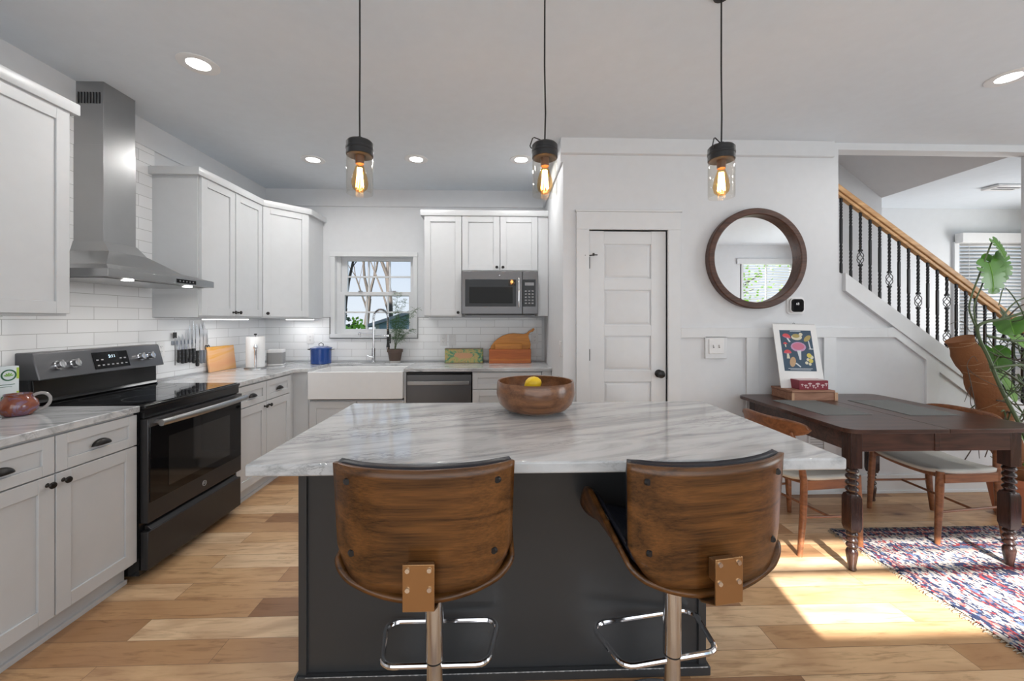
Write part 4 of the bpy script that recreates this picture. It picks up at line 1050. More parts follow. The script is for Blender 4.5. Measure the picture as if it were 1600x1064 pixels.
for ex, ey, ez in ends:
    pts = []
    for i in range(9):
        u = i/8; pts.append(Vector((.02*random.uniform(-1, 1)*(u > 0)*.4+ex*u**1.6, ey*u-.0, .11+ez*u-.06*u**3)))
    st = part('stem', B().tube(pts, [.0022*(1-.6*i/8) for i in range(9)], 5), stem_g, t)
    b = B()
    for k in range(60):
        u = random.uniform(.35, 1); i = min(7, int(u*8)); p = pts[i].lerp(pts[i+1], u*8-i)
        d = Vector((random.uniform(-1, 1), random.uniform(-.5, .5), random.uniform(-.35, .25))).normalized()*random.uniform(.025, .07)
        b.tube([p, p+d], .0008, 3, caps=False)
        for q in range(4):
            pp = p+d*random.uniform(.3, 1); dd2 = Vector((random.uniform(-1, 1), random.uniform(-1, 1), random.uniform(-.5, .8))).normalized()*.014
            b.tube([pp, pp+dd2], .0009, 3, caps=False)
    part('fronds', b, fern_g, st)

# tin box
def tin_mat():
    m = mat('painted_tin', (.3, .3, .15), .4); n, l = nodes(m); v = swiz(n, l, 'XYZ'); f = noise(n, l, v, 16, 3, .6, 1.5)
    l.new(ramp(n, l, f, [(.28, (.05, .10, .04)), (.42, (.10, .26, .15)), (.5, (.35, .36, .12)), (.58, (.5, .33, .13)), (.68, (.15, .25, .12)), (.8, (.45, .15, .06))]), n['Principled BSDF'].inputs['Base Color']); return m
t = thing('painted_tin_box', 'small green and gold floral tin box on the right counter', 'box', (-.56, YB-.16, CZ1))
part('tin_body', B().box(0, .39, -.05, .05, 0, .148), tin_mat(), t, bevel=.006)
b = B()
b.prism([(.20-.11*(1) , .075), (.11, .105), (.20, .108), (.28, .100), (.29, .075), (.26, .052), (.16, .048)], 'y', -.0512, -.0505)
part('cartouche', b, mat('cartouche_gold', (.50, .27, .14), .5), t)
part('gold_rim', B().box(-.001, .391, -.052, .051, .142, .149).box(-.001, .391, -.052, .051, 0, .006), mat('tin_rim', (.16, .11, .04), .4), t)
# wooden napkin holder shaped like a fish or pear
t = thing('wooden_letter_holder', 'honey-coloured wooden holder with a pear-shaped back board on the right counter', 'holder', (-.105, YB-.17, CZ1))
poly = [(.0, 0), (.43, 0), (.432, .17), (.44, .20), (.44, .225), (.428, .26), (.42, .285), (.43, .31), (.45, .325), (.47, .335), (.478, .30), (.47, .285), (.45, .288), (.425, .295), (.40, .285), (.37, .285), (.34, .29), (.30, .298), (.25, .302), (.20, .295), (.14, .275), (.09, .245), (.05, .21), (.02, .17), (.003, .13)]
poly = [(0, 0), (.43, 0), (.434, .16), (.438, .185), (.43, .22), (.418, .25), (.413, .28), (.425, .305), (.44, .318), (.462, .322), (.472, .338), (.478, .345), (.470, .36), (.455, .352), (.44, .338), (.415, .325), (.395, .305), (.36, .295), (.30, .30), (.25, .303), (.20, .297), (.14, .278), (.09, .248), (.05, .212), (.02, .172), (.003, .13)]
part('back_board', B().prism(poly, 'y', .055, .073), bread_back, t, bevel=.004)
part('tray', B().box(0, .43, -.07, -.052, 0, .145).box(0, .015, -.052, .055, 0, .145).box(.415, .43, -.052, .055, 0, .145).box(.015, .415, -.052, .055, 0, .012), bread_front, t, bevel=.003)
part('tray_divider', B().box(.06, .34, -.01, .005, .012, .2), bread_back, t, bevel=.003)
part('tray_grooves', B().box(.002, .428, -.0712, -.0695, .03, .033).box(.002, .428, -.0712, -.0695, .04, .042), bread_back, t)

# ------------------------------------------------------------------ dining table
TX, TY, TZ = 1.82, 2.03, .787
t = thing('dining_table', 'dark stained antique draw-leaf table with turned legs against the panelled wall', 'table', (TX, TY, 0))
tw, td = 1.08, 1.005
def rrect(x0, x1, y0, y1, rs):
    p = []
    for (cx, cy, a0, r) in ((x1, y1, 0, rs[0]), (x0, y1, pi/2, rs[1]), (x0, y0, pi, rs[2]), (x1, y0, 1.5*pi, rs[3])):
        sx_ = 1 if cx == x1 else -1; sy_ = 1 if cy == y1 else -1
        for i in range(8): a = a0+pi/2*i/7; p.append((cx-sx_*r+r*cos(a), cy-sy_*r+r*sin(a)))
    return p
part('table_top', B().prism(rrect(0, tw/2-.0015, 0, td, (.002, .07, .07, .002)), 'z', TZ-.022, TZ), darkwood, t, bevel=.004)
part('table_leaf', B().prism(rrect(tw/2+.0015, tw, 0, td, (.07, .002, .002, .07)), 'z', TZ-.022, TZ), darkwood, t, bevel=.004)
ax = .075
b = B().box(ax, tw/2-.005, ax-.01, ax+.012, TZ-.135, TZ-.022).box(tw/2+.005, tw-ax, ax-.01, ax+.012, TZ-.135, TZ-.022).box(tw/2-.014, tw/2+.014, ax-.014, ax+.012, TZ-.135, TZ-.022)
b.box(ax, tw-ax, td-ax-.012, td-ax+.01, TZ-.135, TZ-.022).box(ax-.01, ax+.012, ax, td-ax, TZ-.135, TZ-.022).box(tw-ax-.012, tw-ax+.01, ax, td-ax, TZ-.135, TZ-.022)
part('apron', b, darkwood, t, bevel=.002)
def leg_b(x, y):
    b = B(); s = .031
    b.box(x-s, x+s, y-s, y+s, .56, TZ-.022)
    prof = []
    z = .56
    prof.append((.022, z)); 
    for k in range(4):
        z1 = z-.034; prof += [(.018, z-.001), (.027, z-.008), (.031, z-.017), (.027, z-.026), (.018, z1+.001)]; z = z1
    prof += [(.027, z-.004), (.03, z-.012)]
    b.lathe(prof, (x, y, 0), 24)
    zt = z-.008
    b.rings([[(x-.025, y-.025, zt), (x+.025, y-.025, zt), (x+.025, y+.025, zt), (x-.025, y+.025, zt)], [(x-s, y-s, zt-.02), (x+s, y-s, zt-.02), (x+s, y+s, zt-.02), (x-s, y+s, zt-.02)],
             [(x-s, y-s, .24), (x+s, y-s, .24), (x+s, y+s, .24), (x-s, y+s, .24)], [(x-.025, y-.025, .215), (x+.025, y-.025, .215), (x+.025, y+.025, .215), (x-.025, y+.025, .215)]])
    prof = [(.022, .22)]; z = .215
    for k in range(3):
        z1 = z-.032; prof += [(.018, z-.001), (.025, z-.008), (.028, z-.016), (.025, z-.024), (.018, z1+.001)]; z = z1
    prof += [(.024, z-.008), (.028, z-.02), (.026, z-.04), (.018, .022), (.021, .008), (.017, 0)]
    b.lathe(prof, (x, y, 0), 24)
    return b
for x, y in ((.095, .095), (tw-.095, .095), (.095, td-.095), (tw-.095, td-.095)):
    part('leg', leg_b(x, y), darkwood_z, t, angle=30, bevel=.0015)
gmat = mat('grey_placemat', (.16, .165, .16), .75, bump=(300, .3))
o = tag(part('placemat', B().box(0, .30, 0, .45, 0, .0025), gmat, loc=(TX+.13, TY+.32, TZ)), 'grey woven placemat on the left half of the dining table', 'placemat'); o.rotation_euler = (0, 0, radians(1))
o = tag(part('placemat', B().box(0, .30, 0, .45, 0, .0025), gmat, loc=(TX+.64, TY+.30, TZ)), 'grey woven placemat on the right half of the dining table', 'placemat'); o.rotation_euler = (0, 0, radians(-2))

# wooden box, red box, calendar
t = thing('wooden_box', 'flat hinged wooden box under the red box and calendar on the table', 'box', (2.075, 2.785, TZ))
part('box_body', B().box(0, .315, 0, .215, 0, .055).box(.315, .33, -.004, .0, 0, .05), boxwood, t, bevel=.002)
part('box_lid', B().box(-.005, .31, -.006, .215, .057, .072), boxwood, t, bevel=.002)
part('corner_strip', B().box(-.004, .014, -.004, .0, 0, .055).box(.308, .33, -.0045, .01, 0, .055), mat('pale_box_corner', (.5, .3, .18), .5), t)
t = thing('mushroom_print_box', 'small dark red box with white mushroom pattern on the wooden box', 'box', (2.15, 2.815, TZ+.072), radians(-3))
part('box_body', B().box(0, .205, 0, .12, 0, .066), mat('dark_red_card', (.22, .018, .035), .45), t, bevel=.002)
b = B()
def shroom(b, x, z, s, y=-.0008, ax_=0):
    n_ = 8; cap = [(x+s*cos(pi*i/n_)*1.0, z+s*.7*sin(pi*i/n_)) for i in range(n_+1)]
    P_ = [(px_, y, pz_) for px_, pz_ in cap]; b.add(P_, [tuple(range(len(P_)))])
    b.add([(x-s*.2, y, z), (x+s*.2, y, z), (x+s*.28, y, z-s*1.1), (x-s*.28, y, z-s*1.1)], [(0, 1, 2, 3)])
for x, z, s in ((.02, .035, .010), (.045, .028, .013), (.075, .04, .015), (.10, .026, .012), (.13, .038, .017), (.165, .03, .013), (.19, .04, .012), (.06, .014, .008), (.115, .014, .007)): shroom(b, x, z, s)
b.box(.01, .195, .008, .112, .0662, .0668)
part('mushroom_print', b, mat('cream_print', (.65, .5, .5), .5), t)

t = thing('wall_calendar', 'mushroom illustration calendar page leaning on the wall above the wooden box', 'calendar', (2.075, 2.90, TZ+.072))
t.rotation_euler = (radians(-13), radians(1.2), 0)
part('page_stack', B().box(0, .335, -.004, 0, 0, .485), mat('white_paper', (.78, .78, .77), .6), t)
pm = [mat('poster_navy', (.035, .07, .115), .6), mat('poster_pink', (.55, .16, .25), .6), mat('poster_cream', (.65, .62, .48), .6), mat('poster_red', (.60, .07, .08), .6), mat('poster_tan', (.50, .32, .18), .6), mat('poster_violet', (.50, .28, .45), .6), mat('poster_ochre', (.38, .30, .10), .6), mat('poster_white', (.62, .65, .68), .6), mat('poster_yellow', (.62, .52, .10), .6)]
b = B()
A0, A1, Z0, Z1 = .045, .290, .125, .435
b.mi = 0; b.box(A0, A1, -.0046, -.004, Z0, Z1)
def poly_at(b, pts, mi, y=-.0052):
    b.mi = mi; b.add([(A0+(A1-A0)*px_, y-.00008*mi, Z1-(Z1-Z0)*pz_) for px_, pz_ in pts], [tuple(range(len(pts)))])
def ell(cx, cy, rx, ry, a=0, n_=18, half=None):
    o_ = []
    for i in range(n_):
        th = 2*pi*i/n_ if half is None else pi*i/(n_-1)
        x, y = rx*cos(th), -ry*sin(th)
        o_.append((cx+x*cos(a)-y*sin(a), cy+x*sin(a)+y*cos(a)))
    return o_
poly_at(b, [(.47, .5), (.60, .5), (.565, .72), (.53, .73), (.51, .72)], 7); poly_at(b, ell(.53, .41, .24, .12), 5); poly_at(b, ell(.53, .40, .19, .085), 1, -.0056)
poly_at(b, [(.19, .2), (.25, .2), (.31, .29), (.26, .30)], 7); poly_at(b, ell(.20, .17, .13, .085, .2, half=1), 3); poly_at(b, ell(.20, .165, .13, .03, .2), 1)
poly_at(b, ell(.52, .17, .17, .075), 2); poly_at(b, ell(.50, .14, .12, .05), 6, -.0054); poly_at(b, ell(.66, .10, .06, .04), 2)
poly_at(b, [(.86, .26), (.89, .26), (.92, .46), (.88, .46)], 7); poly_at(b, ell(.85, .20, .13, .06, -.5), 6); poly_at(b, ell(.92, .46, .08, .012), 7)
poly_at(b, ell(.13, .345, .065, .045, 0, half=1), 3); poly_at(b, [(.11, .35), (.15, .35), (.155, .42), (.12, .42)], 2)
poly_at(b, [(.14, .58), (.20, .58), (.22, .70), (.12, .70)], 2); poly_at(b, ell(.17, .56, .12, .075, 0, half=1), 3); poly_at(b, ell(.17, .56, .12, .02), 1)
poly_at(b, [(.36, .82), (.40, .80), (.53, .89), (.50, .91)], 7); poly_at(b, ell(.29, .78, .09, .13, .5), 4)
for cx, cy, r in ((.83, .62, .075), (.90, .66, .06), (.78, .72, .05), (.86, .75, .07), (.72, .80, .05), (.82, .83, .045)): poly_at(b, ell(cx, cy, r, r*.75), 8 if r > .065 else 2)
for i, w_ in enumerate((.38, .32)): poly_at(b, [(.5-w_, .935+i*.03), (.5+w_, .935+i*.03), (.5+w_, .945+i*.03), (.5-w_, .945+i*.03)], 7)
poly_at(b, [(.33, .015), (.67, .015), (.67, .03), (.33, .03)], 7)
part('printed_picture', b, pm, t, smooth=False)
b = B()
for i in range(44): b.tube([(.01+i*.0073, -.002+.004*cos(a), .482+.005*sin(a)) for a in (0, 1.6, 3.1, 4.7)], .0007, 4, closed=True)
part('wire_binding', b, steel, t)
part('hanger_loop', B().lathe([(.007, 0), (.007, .002), (.005, .002), (.005, 0)], (.167, -.004, .487), 16, axis='y', caps=False), black, t)

# ------------------------------------------------------------------ dining chairs
def make_chair(label, loc, rz_):
    t = thing('dining_chair', label, 'chair', loc, rz_)
    # seat: curved pad, wider at front
    def fn(u, v, top=1):
        s_ = (u-.5)*2; y = -.235+.43*v
        hw = .265-.035*v
        r = 1-(max(0, abs(s_)-.0))**4*.0
        k = 1-.10*abs(s_)**5
        yy = y*k if v < .5 else y*k
        z = .455-.012*(1-s_**2)+.012*s_**4
        return (s_*hw*(1-.10*(abs(v-.5)*2)**4), yy, z)
    def pad(u, v):
        p = fn(u, v); e_ = min(1, 6*min(u, 1-u, v, 1-v)); return (p[0], p[1], p[2]-.012+.014*sqrt(max(e_, 0)))
    part('seat', B().grid(pad, 24, 24), fabric_sand, t, solid=.022, off=-1, angle=60)
    b = B()
    prof = lambda y0, s_: None
    for y in (-.195, .14):
        w = .25 if y < 0 else .215
        pts = [(-w+2*w*i/12, y) for i in range(13)]
        q = [(p[0], .385+.02*(p[0]/w)**2) for p in pts]+[(p[0], .432+.0*(p[0]/w)**2) for p in reversed(pts)]
        b.prism(q, 'y', y-.011, y+.011)
    for s_ in (-1, 1):
        b.hull8([(s_*.235, -.195, .375), (s_*.257, -.195, .375), (s_*.257, -.195, .43), (s_*.235, -.195, .43)][::s_], [(s_*.20, .16, .375), (s_*.222, .16, .375), (s_*.222, .16, .43), (s_*.20, .16, .43)][::s_])
    part('seat_rail', b, teak, t, bevel=.003)
    for s_ in (-1, 1):
        part('leg', B().tube([(s_*.235, -.22, 0), (s_*.233, -.207, .25), (s_*.23, -.197, .438)], [.0135, .020, .0205], 16), teak, t)
        part('leg', B().tube([(s_*.215, .205, 0), (s_*.21, .175, .22), (s_*.207, .165, .42), (s_*.19, .18, .60), (s_*.165, .212, .70)], [.0135, .019, .019, .016, .010], 14), teak, t)
        part('stretcher', B().cyl((s_*.243, -.21, .20), (s_*.212, .178, .22), .0075, n=10), teak, t)
    part('stretcher', B().cyl((-.228, 0, .21), (.228, 0, .21), .0075, n=10), teak, t)
    def bk(u, v):
        s_ = (u-.5)*2; x = s_*.24; y = .232-.075*s_**2
        h = .052*sqrt(max(1e-4, 1-abs(s_)**3.2)); zc = .717+.012*abs(s_)**2
        return (x, y+.012*(v-.5), zc-h+2*h*v)
    part('backrest', B().grid(bk, 36, 8), teak, t, solid=.017, off=0, angle=60)
    return t
ch = make_chair('teak dining chair with a curved low back at the left side of the table', (1.885, 2.51, 0), pi/2+.20)
dup(ch, (2.865, 2.56, .008), -pi/2-.05, 'teak dining chair with sunlit pale seat at the right side of the table')

# ------------------------------------------------------------------ rug
def rug_mat(x0, y1, y0, x1):
    m = mat('persian_rug_pile', (.4, .3, .3), .95); n, l = nodes(m); p = n['Principled BSDF']
    tcn = n.new('ShaderNodeTexCoord'); s = n.new('ShaderNodeSeparateXYZ'); l.new(tcn.outputs['Object'], s.inputs[0])
    a = math1(n, l, 'SUBTRACT', s.outputs['X'], x0); b_ = math1(n, l, 'SUBTRACT', y1, s.outputs['Y'])
    d = math1(n, l, 'MINIMUM', a, b_)
    d = math1(n, l, 'ADD', d, math1(n, l, 'MULTIPLY', math1(n, l, 'SUBTRACT', noise(n, l, tcn.outputs['Object'], 22, 2), .5), .02))
    navy, red, cream, rose, blue_ = (.018, .028, .075), (.30, .035, .04), (.52, .47, .42), (.42, .16, .14), (.12, .17, .28)
    k = math1(n, l, 'DIVIDE', d, .9)
    base = ramp(n, l, k, [(0, cream), (.018, navy), (.05, rose), (.075, navy), (.10, cream), (.20, navy), (.225, red), (.245, blue_), (.27, cream), (.42, navy), (.45, red), (.50, navy), (.55, cream), (.86, blue_), (.9, red)], 'CONSTANT')
    mp = n.new('ShaderNodeMapping'); mp.inputs['Scale'].default_value = (95, 60, 1); l.new(tcn.outputs['Object'], mp.inputs[0])
    vo = n.new('ShaderNodeTexVoronoi'); vo.inputs['Scale'].default_value = 1; vo.inputs['Randomness'].default_value = .8; l.new(mp.outputs[0], vo.inputs['Vector'])
    sc = n.new('ShaderNodeSeparateColor'); l.new(vo.outputs['Color'], sc.inputs[0])
    mot = ramp(n, l, sc.outputs[0], [(0, navy), (.30, cream), (.5, red), (.6, blue_), (.72, navy), (.82, rose), (.9, cream)], 'CONSTANT')
    w = noise(n, l, tcn.outputs['Object'], 13, 3, .6)
    msk = ramp(n, l, math1(n, l, 'ADD', math1(n, l, 'MULTIPLY', sc.outputs[1], .6), math1(n, l, 'MULTIPLY', w, .6)), [(.52, (0, 0, 0)), (.56, (1, 1, 1))])
    c = mixc(n, l, msk, base, mot)
    wv = n.new('ShaderNodeTexWave'); wv.inputs['Scale'].default_value = 90; wv.inputs['Distortion'].default_value = 1.5; l.new(tcn.outputs['Object'], wv.inputs['Vector'])
    fn_ = noise(n, l, tcn.outputs['Object'], 160, 3)
    c = mixc(n, l, .35, c, ramp(n, l, fn_, [(.35, (.35, .35, .4)), (.65, (1, 1, 1))]), 'MULTIPLY')
    l.new(c, p.inputs['Base Color']); bump(n, l, fn_, .5, .004); return m
RX0, RX1, RY0, RY1 = 2.13, 4.6, .10, 2.53
t = thing('persian_rug', 'worn navy, red and cream patterned rug under the dining table', 'rug', (0, 0, 0))
b = B().grid(lambda u, v: (RX0+(RX1-RX0)*u+.006*sin(v*19)*(u < .01), RY0+(RY1-RY0)*v, .007+.001*sin(u*40)*sin(v*31)), 60, 60)
part('rug_pile', b, rug_mat(RX0, RY1, RY0, RX1), t, solid=.006, off=-1)
b = B()
random.seed(11)
for i in range(330):
    y = RY0+(RY1-RY0)*i/330; ln = random.uniform(.012, .03)
    b.tube([(RX0+.006, y, .005), (RX0-ln*.6, y+random.uniform(-.006, .006), .005), (RX0-ln, y+random.uniform(-.012, .012), .002)], .0017, 4)
part('rug_fringe', b, mat('rug_fringe', (.36, .31, .24), .9), t)

# ------------------------------------------------------------------ monstera with moss pole
random.seed(21)
PX, PY = 3.59, 2.66
t = thing('monstera_plant', 'tall monstera with tangled vines on a leaning brown coir pole, right edge', 'plant', (PX, PY, 0))
leaf_m = mat('monstera_leaf', (.08, .21, .03), .35, coat=.2); leaf_l = mat('bright_young_leaf', (.17, .36, .06), .4)
n_, l_ = nodes(leaf_m)
vine_m = mat('green_vine', (.075, .11, .045), .5); vine_d = mat('brown_aerial_root', (.07, .05, .035), .7)
part('terracotta_pot', B().lathe([(.001, 0), (.11, 0), (.12, .01), (.16, .24), (.175, .245), (.178, .29), (.16, .29), (.155, .26), (.001, .25)], (0, 0, 0), 36), mat('terracotta', (.42, .14, .06), .75), t)
coir = mat('coir_fibre', (.22, .085, .030), .95, bump=(70, .9))
pb = Vector((-.03, 0, .26)); pt = Vector((-.335, .09, 1.225))
rs = []; pts = []; rr = []
for i in range(30):
    u = i/29; p = pb.lerp(pt, u)+Vector((.04*sin(u*3), 0, 0)); pts.append(p); rr.append(.078+.008*sin(u*31)+random.uniform(-.003, .003))
part('coir_pole', B().tube(pts, rr, 18), coir, t, angle=80)
for k in range(8):
    q = []
    u0 = .08+k*.10+.02*sin(k*5)
    for i in range(26):
        u = min(.99, u0+i*(.0045+.006*(k%3))); a = k+i*.5; p = pb.lerp(pt, u)+Vector((.04*sin(u*3), 0, 0))
        q.append(p+Vector((.083*cos(a), .083*sin(a), .025*sin(a+k))))
    part('binding_twine', B().tube(q, .0012, 4), mat('pale_twine', (.42, .28, .16), .8) if k == 0 else bpy.data.materials['pale_twine'], t)
def vine(pts, r=.006, m=None):
    # smooth with catmull-rom
    P_ = [Vector(p) for p in pts]; P_ = [P_[0]*2-P_[1]]+P_+[P_[-1]*2-P_[-2]]; out = []
    for i in range(1, len(P_)-2):
        for k in range(6):
            s_ = k/6; a, b_, c_, d_ = P_[i-1:i+3]
            out.append(.5*((2*b_)+(-a+c_)*s_+(2*a-5*b_+4*c_-d_)*s_**2+(-a+3*b_-3*c_+d_)*s_**3))
    out.append(P_[-2]); n2 = len(out)
    return part('vine_stem', B().tube(out, [r*(1-.35*i/n2) for i in range(n2)], 7), m or vine_m, t)
# main stem along pole then arching out
vine([(-.02, -.12, .28), (-.12, -.11, .6), (-.24, -.08, .9), (-.30, -.06, 1.10), (-.36, -.05, 1.25), (-.36, -.06, 1.33), (-.2, -.07, 1.37), (-.05, -.08, 1.42), (.25, -.08, 1.52)], .012)
vine([(-.36, -.05, 1.28), (-.40, -.05, 1.36), (-.435, -.06, 1.467), (-.36, -.06, 1.68), (-.285, -.06, 1.868), (-.26, -.05, 1.90)], .006)
vine([(-.37, -.05, 1.30), (-.39, -.05, 1.45), (-.345, -.06, 1.60), (-.30, -.06, 1.745)], .0055)
vine([(-.2, -.05, 1.37), (-.10, -.05, 1.48), (.02, -.06, 1.53)], .005)
vine([(-.36, 0, 1.28), (-.48, -.05, 1.35), (-.60, -.08, 1.33)], .002, vine_d)
vine([(-.30, -.05, 1.25), (-.15, -.1, 1.22), (.1, -.1, 1.25), (.3, -.1, 1.22)], .009)
vine([(-.30, -.08, 1.04), (-.15, -.1, 1.06), (.05, -.1, 1.05), (.3, -.1, 1.07)], .009)
vine([(-.25, -.10, .9), (-.42, -.1, .98), (-.50, -.1, 1.05), (-.46, -.1, 1.12), (-.40, -.08, 1.08)], .002, vine_d)
vine([(-.50, -.1, 1.05), (-.47, -.12, .8), (-.44, -.12, .45)], .0025, vine_d)
for k in range(60):
    a = Vector((random.uniform(-.28, .15), random.uniform(-.12, .12), random.uniform(.6, 1.38)))
    d = Vector((random.uniform(.1, .5)*random.choice((1, 1, -.4)), random.uniform(-.15, .1), random.uniform(-.35, .25)))
    mid = a+d*.5+Vector((random.uniform(-.07, .07), random.uniform(-.05, .05), random.uniform(-.09, .09)))
    vine([a, mid, a+d, a+d+Vector((random.uniform(-.06, .08), 0, random.uniform(-.12, .05)))], random.choice((.0025, .004, .005)), random.choice((vine_m, vine_d, vine_m)))
def leaf(c, size, az, droop, roll, cuts=True, m=None, name='leaf'):
    """heart-shaped leaf with deep side cuts; local: stem at origin, tip toward +x"""
    top = []
    N = 120
    for i in range(N+1):
        a = pi*i/N                       # 0 = tip, pi = stem notch
        r = .62+.38*cos(a)**2 if a < pi/2 else .62+.22*sin((a-pi/2)*2)-.30*max(0, (a-2.6)/.54)**2
        if cuts:
            for cpos, dep in ((.42, .6), (.80, .74), (1.2, .76), (1.62, .68), (2.05, .45)):
                g = abs(a-cpos)/.085
                if g < 1: r *= 1-dep*(1-g**2)
        top.append((.36+r*.72*cos(a)*1.0, r*.74*sin(a)))
    top = [(p[0]*size, p[1]*size) for p in top]
    b = B()
    K = 4
    for sgn in (1, -1):
        cen = [(size*(1.05-1.05*i/N), 0) for i in range(N+1)]
        vs_ = []
        for i in range(N+1):
            for k in range(K+1):
                s_ = k/K; x = cen[i][0]*(1-s_)*.98+top[i][0]*s_; y = sgn*top[i][1]*s_
                z = .10*size*abs(y)/size*2*.9 - .22*(x/size)**2*size*.8 - .28*(abs(y)/size)**2*size
                vs_.append((x, y, z))
        b.add(vs_, [(i*(K+1)+k, i*(K+1)+k+1, (i+1)*(K+1)+k+1, (i+1)*(K+1)+k) for i in range(N) for k in range(K)])
    M_ = Matrix.Translation(c) @ Matrix.Rotation(az, 4, 'Z') @ Matrix.Rotation(droop, 4, 'Y') @ Matrix.Rotation(roll, 4, 'X')
    b.v = [tuple(M_ @ Vector(p)) for p in b.v]
    o = part(name, b, m or leaf_m, t, angle=80)
    v = [tuple(M_ @ Vector((size*x, 0, -.22*x*x*size*.8+.002))) for x in (0, .35, .7, 1.0)]
    part('leaf_midrib', B().tube(v, .0022, 5), leaf_l, o)
    return o
leaf((-.26, -.05, 1.90), .13, -.7, 1.0, .5)
leaf((-.30, -.06, 1.745), .195, -1.45, 1.3, .1)
leaf((-.22, -.02, 1.80), .17, -1.0, 1.2, .7)
leaf((-.10, -.02, 1.36), .15, -2.4, .5, .3, False)
leaf((.02, -.05, 1.53), .16, -.8, .9, -.4, False)
for c_, s_, az, dr in (((-.05, .12, 1.16), .17, -2.1, .9), ((.02, .15, 1.0), .22, -1.2, 1.0), ((-.08, .14, .88), .2, -1.6, 1.1), ((.08, .1, 1.25), .2, -1.0, .8), ((.05, .15, .72), .22, -1.2, .9), ((-.16, .12, 1.0), .13, -1.8, 1.1), ((.0, -.08, .92), .10, -1.6, 1.0), ((.02, .12, 1.42), .16, -1.3, 1.0)):
    leaf(c_, s_, az, dr, random.uniform(-.5, .5), False, leaf_l if s_ > .18 else None)
leaf((-.10, -.22, .50), .14, 2.9, .35, .4, False); leaf((.0, -.22, .46), .12, -.6, .6, .0, False); leaf((-.12, -.2, .42), .10, -1.4, 1.2, .0, False); leaf((-.13, -.22, .20), .10, -1.2, .9, 0, False)
vine([(-.02, -.1, .30), (-.05, -.18, .42), (-.10, -.22, .50)], .004); vine([(-.02, -.1, .30), (-.08, -.2, .28), (-.13, -.22, .22)], .004)

# ------------------------------------------------------------------ outside the kitchen window
grass = mat('lawn_grass', (.10, .17, .05), .9, bump=(30, .6))
struct('ground_outside', B().box(-26, 14, YB+.3, 40, -.35, -.3), grass)['kind'] = 'structure'
t = thing('garden_shed', 'blue clapboard shed with a sloping roof seen through the kitchen window', 'shed', (-2.75, 11.2, -.62))
b = B().prism([(-.62, 0), (3.4, 0), (3.4, 2.3), (1.3, 2.45), (-.62, 1.85)], 'y', 0, 2.4)
sid = mat('blue_clapboard', (.20, .32, .50), .6); n, l = nodes(sid)
s_ = n.new('ShaderNodeSeparateXYZ'); tcn = n.new('ShaderNodeTexCoord'); l.new(tcn.outputs['Object'], s_.inputs[0])
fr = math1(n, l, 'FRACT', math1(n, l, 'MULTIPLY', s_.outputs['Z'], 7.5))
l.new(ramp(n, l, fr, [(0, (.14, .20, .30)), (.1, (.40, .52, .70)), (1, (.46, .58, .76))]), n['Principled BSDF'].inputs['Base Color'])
part('shed_wall', b, sid, t)
part('shed_roof', B().prism([(-.85, 1.78), (-.85, 1.86), (1.3, 2.56), (3.6, 2.40), (3.6, 2.32), (1.3, 2.46)], 'y', -.25, 2.6), mat('grey_shingle', (.32, .33, .36), .8), t)
part('corner_board', B().box(-.66, -.56, -.02, .02, 0, 1.85), trim_paint, t)
bark = mat('pale_tree_bark', (.085, .07, .06), .9, bump=(12, .8)); green_b = mat('spring_bush_leaves', (.28, .55, .06), .7)
random.seed(5)
def tree(label, base, h, r, lean, seed, depth=5):
    random.seed(seed)
    t = thing('bare_tree', label, 'tree', base, 0, 'bare trees outside the kitchen window')
    bt, bb = B(), B()
    def grow(p, d, ln, r, lv):
        q = p; pts = [p]; rs_ = [r]; dd = d
        for i in range(4):
            dd = (dd+Vector((random.uniform(-.13, .13), random.uniform(-.1, .1), random.uniform(-.03, .08)))).normalized(); q = q+dd*ln/4; pts.append(q); rs_.append(r*(1-.4*(i+1)/4))
        (bt if lv < 2 else bb).tube(pts, rs_, 6 if lv < 3 else 4, caps=False)
        if lv >= depth: return
        for k in range(3 if lv else 3):
            nd = (dd+Vector((random.uniform(-.6, .6), random.uniform(-.45, .45), random.uniform(.0, .5)))).normalized()
            st = pts[-1] if k < 2 else pts[random.choice((2, 3))]
            grow(st, nd, ln*random.uniform(.62, .85), rs_[-1]*(.75 if k < 2 else .5), lv+1)
    grow(Vector((0, 0, 0)), Vector(lean).normalized(), h, r, 0)
    part('trunk', bt, bark, t); part('branches', bb, bark, t)
tree('pale forked tree outside the left half of the kitchen window', (-4.35, 11.2, -.3), 2.0, .11, (.02, 0, 1), 14)
tree('thick straight tree outside the right half of the kitchen window', (-3.75, 14.5, -.3), 3.2, .14, (.05, 0, 1), 4)
tree('distant thin tree seen low through the kitchen window', (-5.6, 17, -.3), 2.6, .14, (0, 0, 1), 9)
tree('distant tree behind the shed roof', (-2.6, 18, -.3), 2.8, .15, (0, 0, 1), 33)
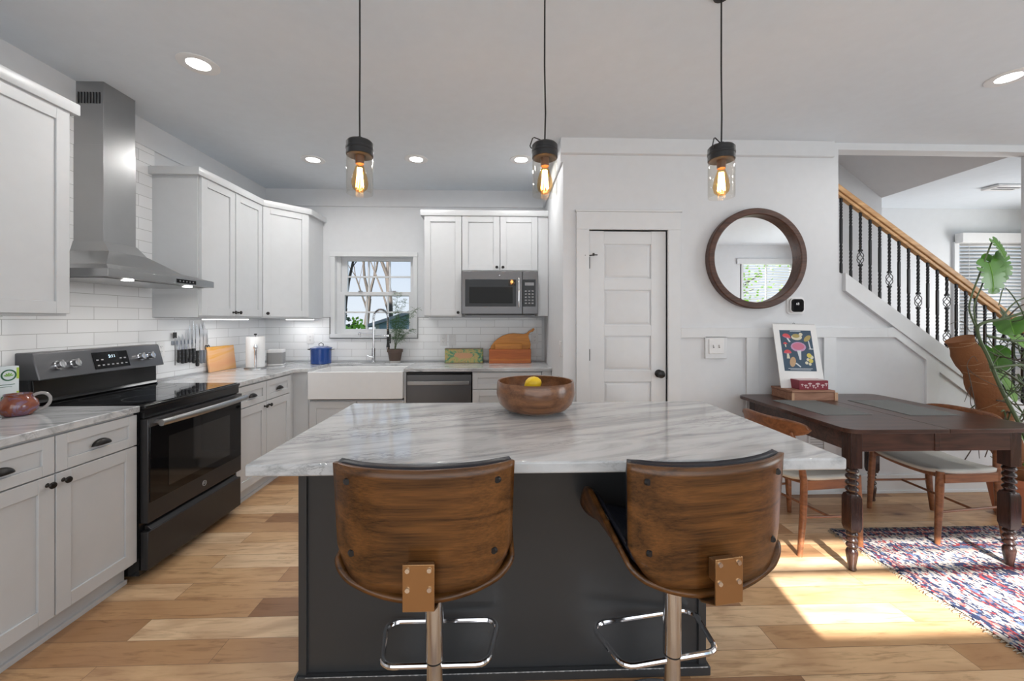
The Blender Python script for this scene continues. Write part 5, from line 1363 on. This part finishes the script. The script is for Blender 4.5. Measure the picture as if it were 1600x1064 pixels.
def bush(label, c, rx, ry, rz_, m, n_=1500, s=.06, seed=1):
    random.seed(seed); t = thing('garden_bush', label, 'bush', c); b = B()
    for i in range(n_):
        v = Vector((random.gauss(0, 1), random.gauss(0, 1), random.gauss(0, 1))).normalized()*random.uniform(.6, 1); p = Vector((v.x*rx, v.y*ry, abs(v.z)*rz_))
        a = Vector((random.uniform(-1, 1), random.uniform(-1, 1), random.uniform(-1, 1))).normalized()*s; c2 = a.orthogonal().normalized()*s*.6
        b.add([p-a, p+c2, p+a, p-c2], [(0, 1, 2, 3)])
    part('foliage', b, m, t, smooth=False)
bush('bright green bush outside the lower left of the kitchen window', (-2.95, 8.4, -.3), .42, .5, 1.72, green_b)
bush('dark hedge behind the bright green bush', (-5.6, 13.5, -.3), 1.6, .8, 1.9, mat('dark_hedge', (.04, .07, .02), .8), 1500, .09, 2)
# picket fence
t = thing('garden_fence', 'low grey wooden fence in front of the bright bush outside', 'fence', (-4.4, 7.6, -.3))
b = B()
for i in range(26): b.box(i*.1, i*.1+.08, 0, .02, 0, 1.28)
b.box(0, 2.6, .02, .05, .3, .38).box(0, 2.6, .02, .05, 1.0, 1.08)
part('fence_pickets', b, mat('weathered_fence', (.16, .13, .10), .9), t)
# outside the rear window: a tree that shows in the round mirror
t = thing('leafy_tree', 'leafy tree reflected in the round mirror through the rear window', 'tree', (5.6, -4.2, 0))
random.seed(8); b = B(); b2 = B()
b2.tube([(0, 0, 0), (.1, 0, 1.2), (.0, .1, 2.0), (-.2, .1, 3.2)], [.12, .1, .07, .03], 8)
for k in range(22):
    z = random.uniform(.9, 2.6); a = random.uniform(0, 6.28); e_ = Vector((cos(a), sin(a)*.6, random.uniform(.1, .7))); p0 = Vector((.05, .05, z)); b2.tube([p0, p0+e_*.5, p0+e_*1.1+Vector((0, 0, .1))], [.03, .018, .006], 5)
part('trunk', b2, bark, t)
for i in range(1600):
    p = Vector((random.gauss(0, .8), random.gauss(0, .6), random.uniform(.4, 3.2))); a = Vector((random.uniform(-1, 1), random.uniform(-1, 1), random.uniform(-1, 1))).normalized()*.05; c2 = a.orthogonal().normalized()*.03
    b.add([p-a, p+c2, p+a, p-c2], [(0, 1, 2, 3)])
part('foliage', b, green_b, t, smooth=False)
struct('ground_rear', B().box(-6, 16, -14, RY-.3, -.35, -.3), grass)
